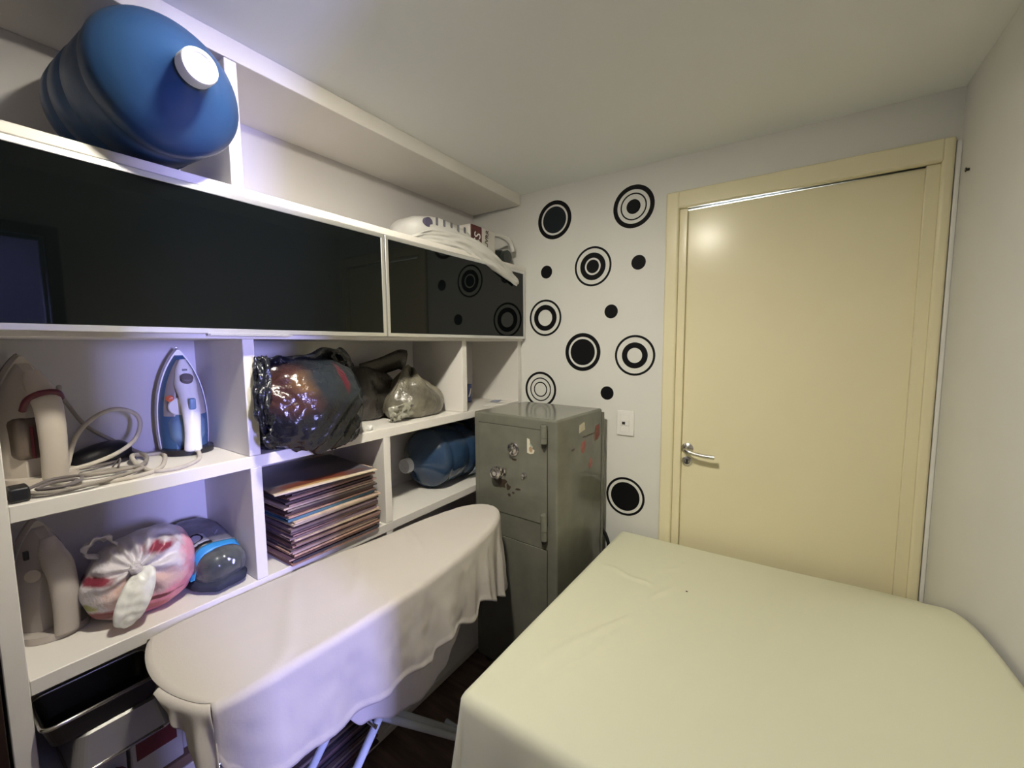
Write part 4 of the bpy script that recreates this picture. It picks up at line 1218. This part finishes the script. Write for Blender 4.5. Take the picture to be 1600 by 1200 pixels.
obj('jar_body', MB().lathe([(0.0, 0), (0.030, 0.004), (0.042, 0.020), (0.044, 0.05), (0.040, 0.085), (0.028, 0.10), (0.028, 0.115)], (-0.14, -0.095, ZTOP + 0.045), (0.95, -0.05, 0), 30, caps=False), mat('dark_green_glass', (0.018, 0.026, 0.022), 0.25, 0.5), bott, smooth=True)
obj('lid', MB().lathe([(0.032, 0.10), (0.034, 0.102), (0.034, 0.125), (0.0, 0.128)], (-0.14, -0.095, ZTOP + 0.045), (0.95, -0.05, 0), 30, caps=False), mat('dark_green_lid', (0.03, 0.036, 0.034), 0.4), bott, smooth='auto')

# ------------------------------------------------------------------ stack of record sleeves
rnd = random.Random(21)
SLEEVE = [(0.36, 0.22, 0.17), (0.44, 0.29, 0.23), (0.08, 0.055, 0.06), (0.30, 0.17, 0.14), (0.16, 0.11, 0.13), (0.50, 0.38, 0.30), (0.11, 0.06, 0.05), (0.40, 0.24, 0.21), (0.05, 0.045, 0.06), (0.26, 0.17, 0.15), (0.19, 0.15, 0.13)]
smats = [mat('sleeve_card', tuple(min(0.72, q * 1.35 + 0.01) for q in c), 0.55, 0.35, var=0.25, vscale=20) for c in SLEEVE]
SCOL = ['reddish-tan', 'light tan', 'near-black', 'rust-brown', 'dusky purple', 'pale beige', 'dark brown', 'dusty pink', 'dark slate', 'grey-brown', 'olive-brown']
ORD = ['bottom', 'second', 'third', 'fourth', 'fifth', 'sixth', 'seventh', 'eighth', 'ninth', 'tenth', 'eleventh', 'twelfth', 'thirteenth', 'fourteenth', 'fifteenth', 'sixteenth', 'seventeenth', 'eighteenth', 'nineteenth', 'twentieth',
       'twenty-first', 'twenty-second', 'twenty-third', 'twenty-fourth', 'twenty-fifth', 'twenty-sixth', 'twenty-seventh', 'twenty-eighth', 'twenty-ninth', 'thirtieth', 'thirty-first', 'thirty-second', 'thirty-third', 'thirty-fourth']
def ordinal(i):
    return 'bottom one' if i == 0 else ORD[i] + ' from the bottom'
smats_in = mat('record_vinyl', (0.01, 0.01, 0.012), 0.3, 0.5)
blues = mat('blue_sleeve_card', (0.08, 0.17, 0.25), 0.5, 0.35, var=0.1)
pale = mat('pale_sleeve_card', (0.62, 0.52, 0.40), 0.6, 0.3, var=0.08)
def sleeve(z, th, cx, cy, rz, m, label, group='record sleeves in the tall stack', w=0.315):
    t = thing('record_sleeve', label, 'record', (cx, cy, z), rz, group)
    h = w / 2
    j = MB().box(-h, h, -h, h, 0.0, 0.0012).box(-h, h, -h, h, th - 0.0017, th - 0.0005).box(h - 0.0012, h, -h, h, 0, th - 0.0005).box(-h, h, h - 0.0012, h, 0, th - 0.0005)
    obj('cover', j, m, t, local=True)
    obj('disc', MB().lathe([(h - 0.012, 0.0016), (h - 0.012, th - 0.0022)], (-0.004, 0, 0), (0, 0, 1), 32), smats_in, t, local=True)
    return t
z = ZB1 + 0.0008
NS = 33
for i in range(NS):
    th = 0.0065 + rnd.uniform(-0.0015, 0.0012)
    cx = -0.1555 + rnd.uniform(-0.0005, 0.012) + (0.008 if 6 < i < 20 else 0)
    cy = -1.155 + rnd.uniform(-0.011, 0.011)
    rz = math.radians(rnd.uniform(-1.3, 1.3))
    ci = rnd.randrange(len(smats))
    m, lab = smats[ci], '%s record sleeve, %s of the tall stack' % (SCOL[ci], ordinal(i))
    if i == 20:
        m, lab, th = blues, 'blue-spined record sleeve in the middle of the tall stack', 0.010
    elif i == 18:
        m, lab = pale, 'pale cream record sleeve below the blue one in the tall stack'
    sleeve(z, th, cx, cy, rz, m, lab)
    z += th + 0.0007
TOPM = blotch(mat('top_sleeve_print', (0.10, 0.09, 0.11), 0.35, 0.5), [((0.12, -0.02, 0), (0.035, 0.14, 0.1), (0.13, 0.035, 0.02)), ((0.145, -0.05, 0), (0.014, 0.10, 0.1), (0.42, 0.24, 0.10)), ((0.0, 0.02, 0), (0.06, 0.09, 0.1), (0.13, 0.115, 0.14)),
                                                                       ((-0.09, 0.05, 0), (0.05, 0.12, 0.1), (0.065, 0.065, 0.085)), ((0.163, 0, 0), (0.006, 0.3, 0.1), (0.62, 0.52, 0.36))], (0.10, 0.095, 0.115), 0.3, 18, 0.9)
tp = thing('record_sleeve', 'dark illustrated record sleeve lying skewed on top of the stack', 'record', (-0.118, -1.178, z + 0.002), math.radians(-6), 'record sleeves in the tall stack')
obj('cover', MB().box(-0.165, 0.165, -0.165, 0.165, 0.0, 0.0035, 0.0008, 1), TOPM, tp, local=True, loc=(0, 0, 0))
obj('cream_edge', MB().box(0.1650, 0.1662, -0.165, 0.165, 0.0002, 0.0036), pale, tp, local=True)
obj('cream_border', MB().box(0.150, 0.1645, -0.165, 0.165, 0.0032, 0.0040), pale, tp, local=True)

# dark records lying in the bottom compartment
z = 0.0508
for i in range(16):
    th = rnd.uniform(0.006, 0.012)
    ci = [2, 8, 6, 2, 4, 8, 10, 2][i % 8]
    m = smats[ci]
    sleeve(z, th, -0.152 + rnd.uniform(-0.004, 0.012), -1.192 + rnd.uniform(-0.012, 0.012), math.radians(rnd.uniform(-1.5, 1.5)), m, '%s record sleeve, %s of the low pile under the ironing board' % (SCOL[ci], ordinal(i)), 'record sleeves in the bottom compartment')
    z += th + 0.0002

# ------------------------------------------------------------------ right small niche: blue tin and papers
tin = thing('blue_tin', 'small blue can with a white mark in the small right niche', 'can', (-0.235, -0.200, ZM1))
obj('can_body', MB().lathe([(0.0, 0.001), (0.031, 0.0015), (0.034, 0.004), (0.034, 0.094), (0.031, 0.098), (0.0, 0.096)], (-0.235, -0.200, ZM1), (0, 0, 1), 30, caps=False), mat('blue_can_print', (0.06, 0.08, 0.24), 0.3, 0.5, var=0.2, vscale=30), tin, smooth='auto')
obj('white_mark', MB().grid([[Vector((-0.235 + 0.0345 * math.cos(a), -0.200 + 0.0345 * math.sin(a), ZM1 + zz)) for a in (-0.2 + q, -0.05 + q, 0.1 + q)] for zz, q in ((0.03, -0.25), (0.05, 0.0), (0.075, 0.2))]), 'paper', tin, thick=0.0006)
tag(obj('leaflet', MB().grid([[Vector((-0.10 + 0.05 * i / 4 - 0.1 * j / 4 * 0.4, -0.16 + 0.10 * j / 4, ZM1 + 0.003 + 0.002 * math.sin(i + j))) for j in range(5)] for i in range(5)]), mat('blue_leaflet', (0.30, 0.33, 0.45), 0.5, var=0.4, vscale=30), thick=0.001),
    'small printed leaflet lying before the blue can', 'leaflet')
tag(obj('folded_note', MB().grid([[Vector((-0.055 + 0.022 * i / 3, -0.29 + 0.17 * j / 6, ZM1 + 0.0026 + 0.002 * math.sin(j * 1.1 + i))) for j in range(7)] for i in range(4)]), 'paper', thick=0.001),
    'narrow white folded note near the shelf front beside the blue can', 'paper')

# ------------------------------------------------------------------ bottom left compartment
ZL = 0.460
def rrect(x0, x1, y0, y1, r, n=6):
    P = []
    for cx, cy, a0 in ((x1 - r, y1 - r, 0), (x0 + r, y1 - r, 90), (x0 + r, y0 + r, 180), (x1 - r, y0 + r, 270)):
        for k in range(n + 1):
            a = math.radians(a0 + 90 * k / n)
            P.append((cx + r * math.cos(a), cy + r * math.sin(a)))
    return P
def tray(name, label, x0, x1, y0, y1, z0, z1, r, inner, outer, flip=False):
    t = thing(name, label, 'tray', ((x0 + x1) / 2, (y0 + y1) / 2, z0), group='metal trays in the lowest left compartment')
    top, bot = rrect(x0, x1, y0, y1, r), rrect(x0 + 0.016, x1 - 0.016, y0 + 0.012, y1 - 0.012, r)
    if not flip:
        rows = [[Vector((a, b, z1)) for a, b in top], [Vector((a, b, z0 + 0.004)) for a, b in bot]]
        mb = MB().grid(rows, close=True)
        n = len(top)
        mb.f.append(tuple(n + k for k in range(n)))
        obj('pan', mb, inner, t, thick=0.003)
        zr = z1
    else:
        rows = [[Vector((a, b, z0)) for a, b in top], [Vector((a, b, z1 - 0.004)) for a, b in bot], [Vector((x0 + (a - x0) * 0.97 + 0.002, b, z1)) for a, b in rrect(x0 + 0.02, x1 - 0.02, y0 + 0.016, y1 - 0.016, r)]]
        mb = MB().grid(rows, close=True)
        n = len(top)
        mb.f.append(tuple(2 * n + k for k in range(n)))
        obj('pan', mb, inner, t, thick=0.002)
        zr = z0
    ring = [(a, b, zr) for a, b in top]
    obj('rolled_rim', MB().tube(ring + [ring[0]], 0.0042, 8, 1), outer, t, smooth=True)
    return t
darkpan = mat('dark_nonstick', (0.018, 0.014, 0.014), 0.45, 0.4, var=0.3)
galv = mat('dull_tin', (0.36, 0.35, 0.35), 0.38, 0.5, metal=0.7, var=0.12)
tray('baking_tray', 'dark deep metal tray with a bright rim, topmost in the lowest left compartment', -0.105, 0.035, -1.832, -1.640, 0.705, 0.762, 0.018, darkpan, 'chrome')
tray('baking_tray', 'upturned dull tin tray beneath the dark tray', -0.135, 0.040, -1.800, -1.630, 0.632, 0.704, 0.020, galv, 'chrome', flip=True)
cart = mat('white_carton', (0.55, 0.54, 0.55), 0.5, var=0.05)
def carton(label, x0, x1, y0, y1, z0, z1, red):
    t = thing('carton', label, 'box', ((x0 + x1) / 2, (y0 + y1) / 2, z0), group='white cartons in the lowest left compartment')
    obj('box_body', MB().box(x0, x1, y0, y1, z0, z1, 0.003), cart, t)
    obj('lid_flap', MB().box(x0, x1 + 0.002, y0, y1, z1, z1 + 0.003), cart, t)
    obj('red_panel', MB().box(x1, x1 + 0.0012, red[0], red[1], red[2], red[3]), mat('dark_red_panel', (0.14, 0.012, 0.02), 0.5), t)
    return t
carton('white carton with a dark red panel under the tin tray', -0.20, -0.012, -1.700, -1.600, ZL + 0.026, 0.628, (-1.690, -1.612, 0.545, 0.606))
carton('white carton with a small red corner nearest the hanging cloth', -0.20, -0.030, -1.596, -1.470, ZL + 0.026, 0.600, (-1.525, -1.500, 0.50, 0.54))
carton('long white carton at the far left under the trays', -0.26, -0.020, -1.832, -1.705, ZL + 0.026, 0.618, (-1.80, -1.79, 0.50, 0.51))
tag(obj('cardboard_sheet', MB().box(-0.30, -0.004, -1.830, -1.412, ZL + 0.0005, ZL + 0.025, 0.002), 'board'), 'brown cardboard lying under the white cartons', 'cardboard')
tag(obj('red_mesh_bundle', blob((0.014, -1.742, 0.545), (0.028, 0.034, 0.030), (30, 18), fold=lambda d, q: 0.002 * math.sin(d.y * 30) * math.sin(d.z * 30)), mat('red_mesh', (0.22, 0.05, 0.045), 0.7, var=0.5, vscale=120), smooth=True),
    'small red mesh bundle below the tin tray', 'bundle')
cbg = thing('cable_bag', 'clear bag of tangled black cables in the compartment by the hanging cloth', 'bag', (-0.08, -1.5, 0.05))
rnd2 = random.Random(5)
for k in range(5):
    P = [(-0.10 + rnd2.uniform(-0.07, 0.07), -1.51 + rnd2.uniform(-0.08, 0.08), 0.30 + rnd2.uniform(-0.07, 0.07)) for _ in range(9)]
    obj('cable', MB().tube(P, 0.004, 8, 5), 'dkplastic', cbg, smooth=True)
obj('clear_film', blob((-0.10, -1.51, 0.215), (0.10, 0.097, 0.175), (50, 36), fold=lambda d, q: 0.008 * nz(q.x * 15, q.y * 15, q.z * 15)), clear, cbg, smooth=True)
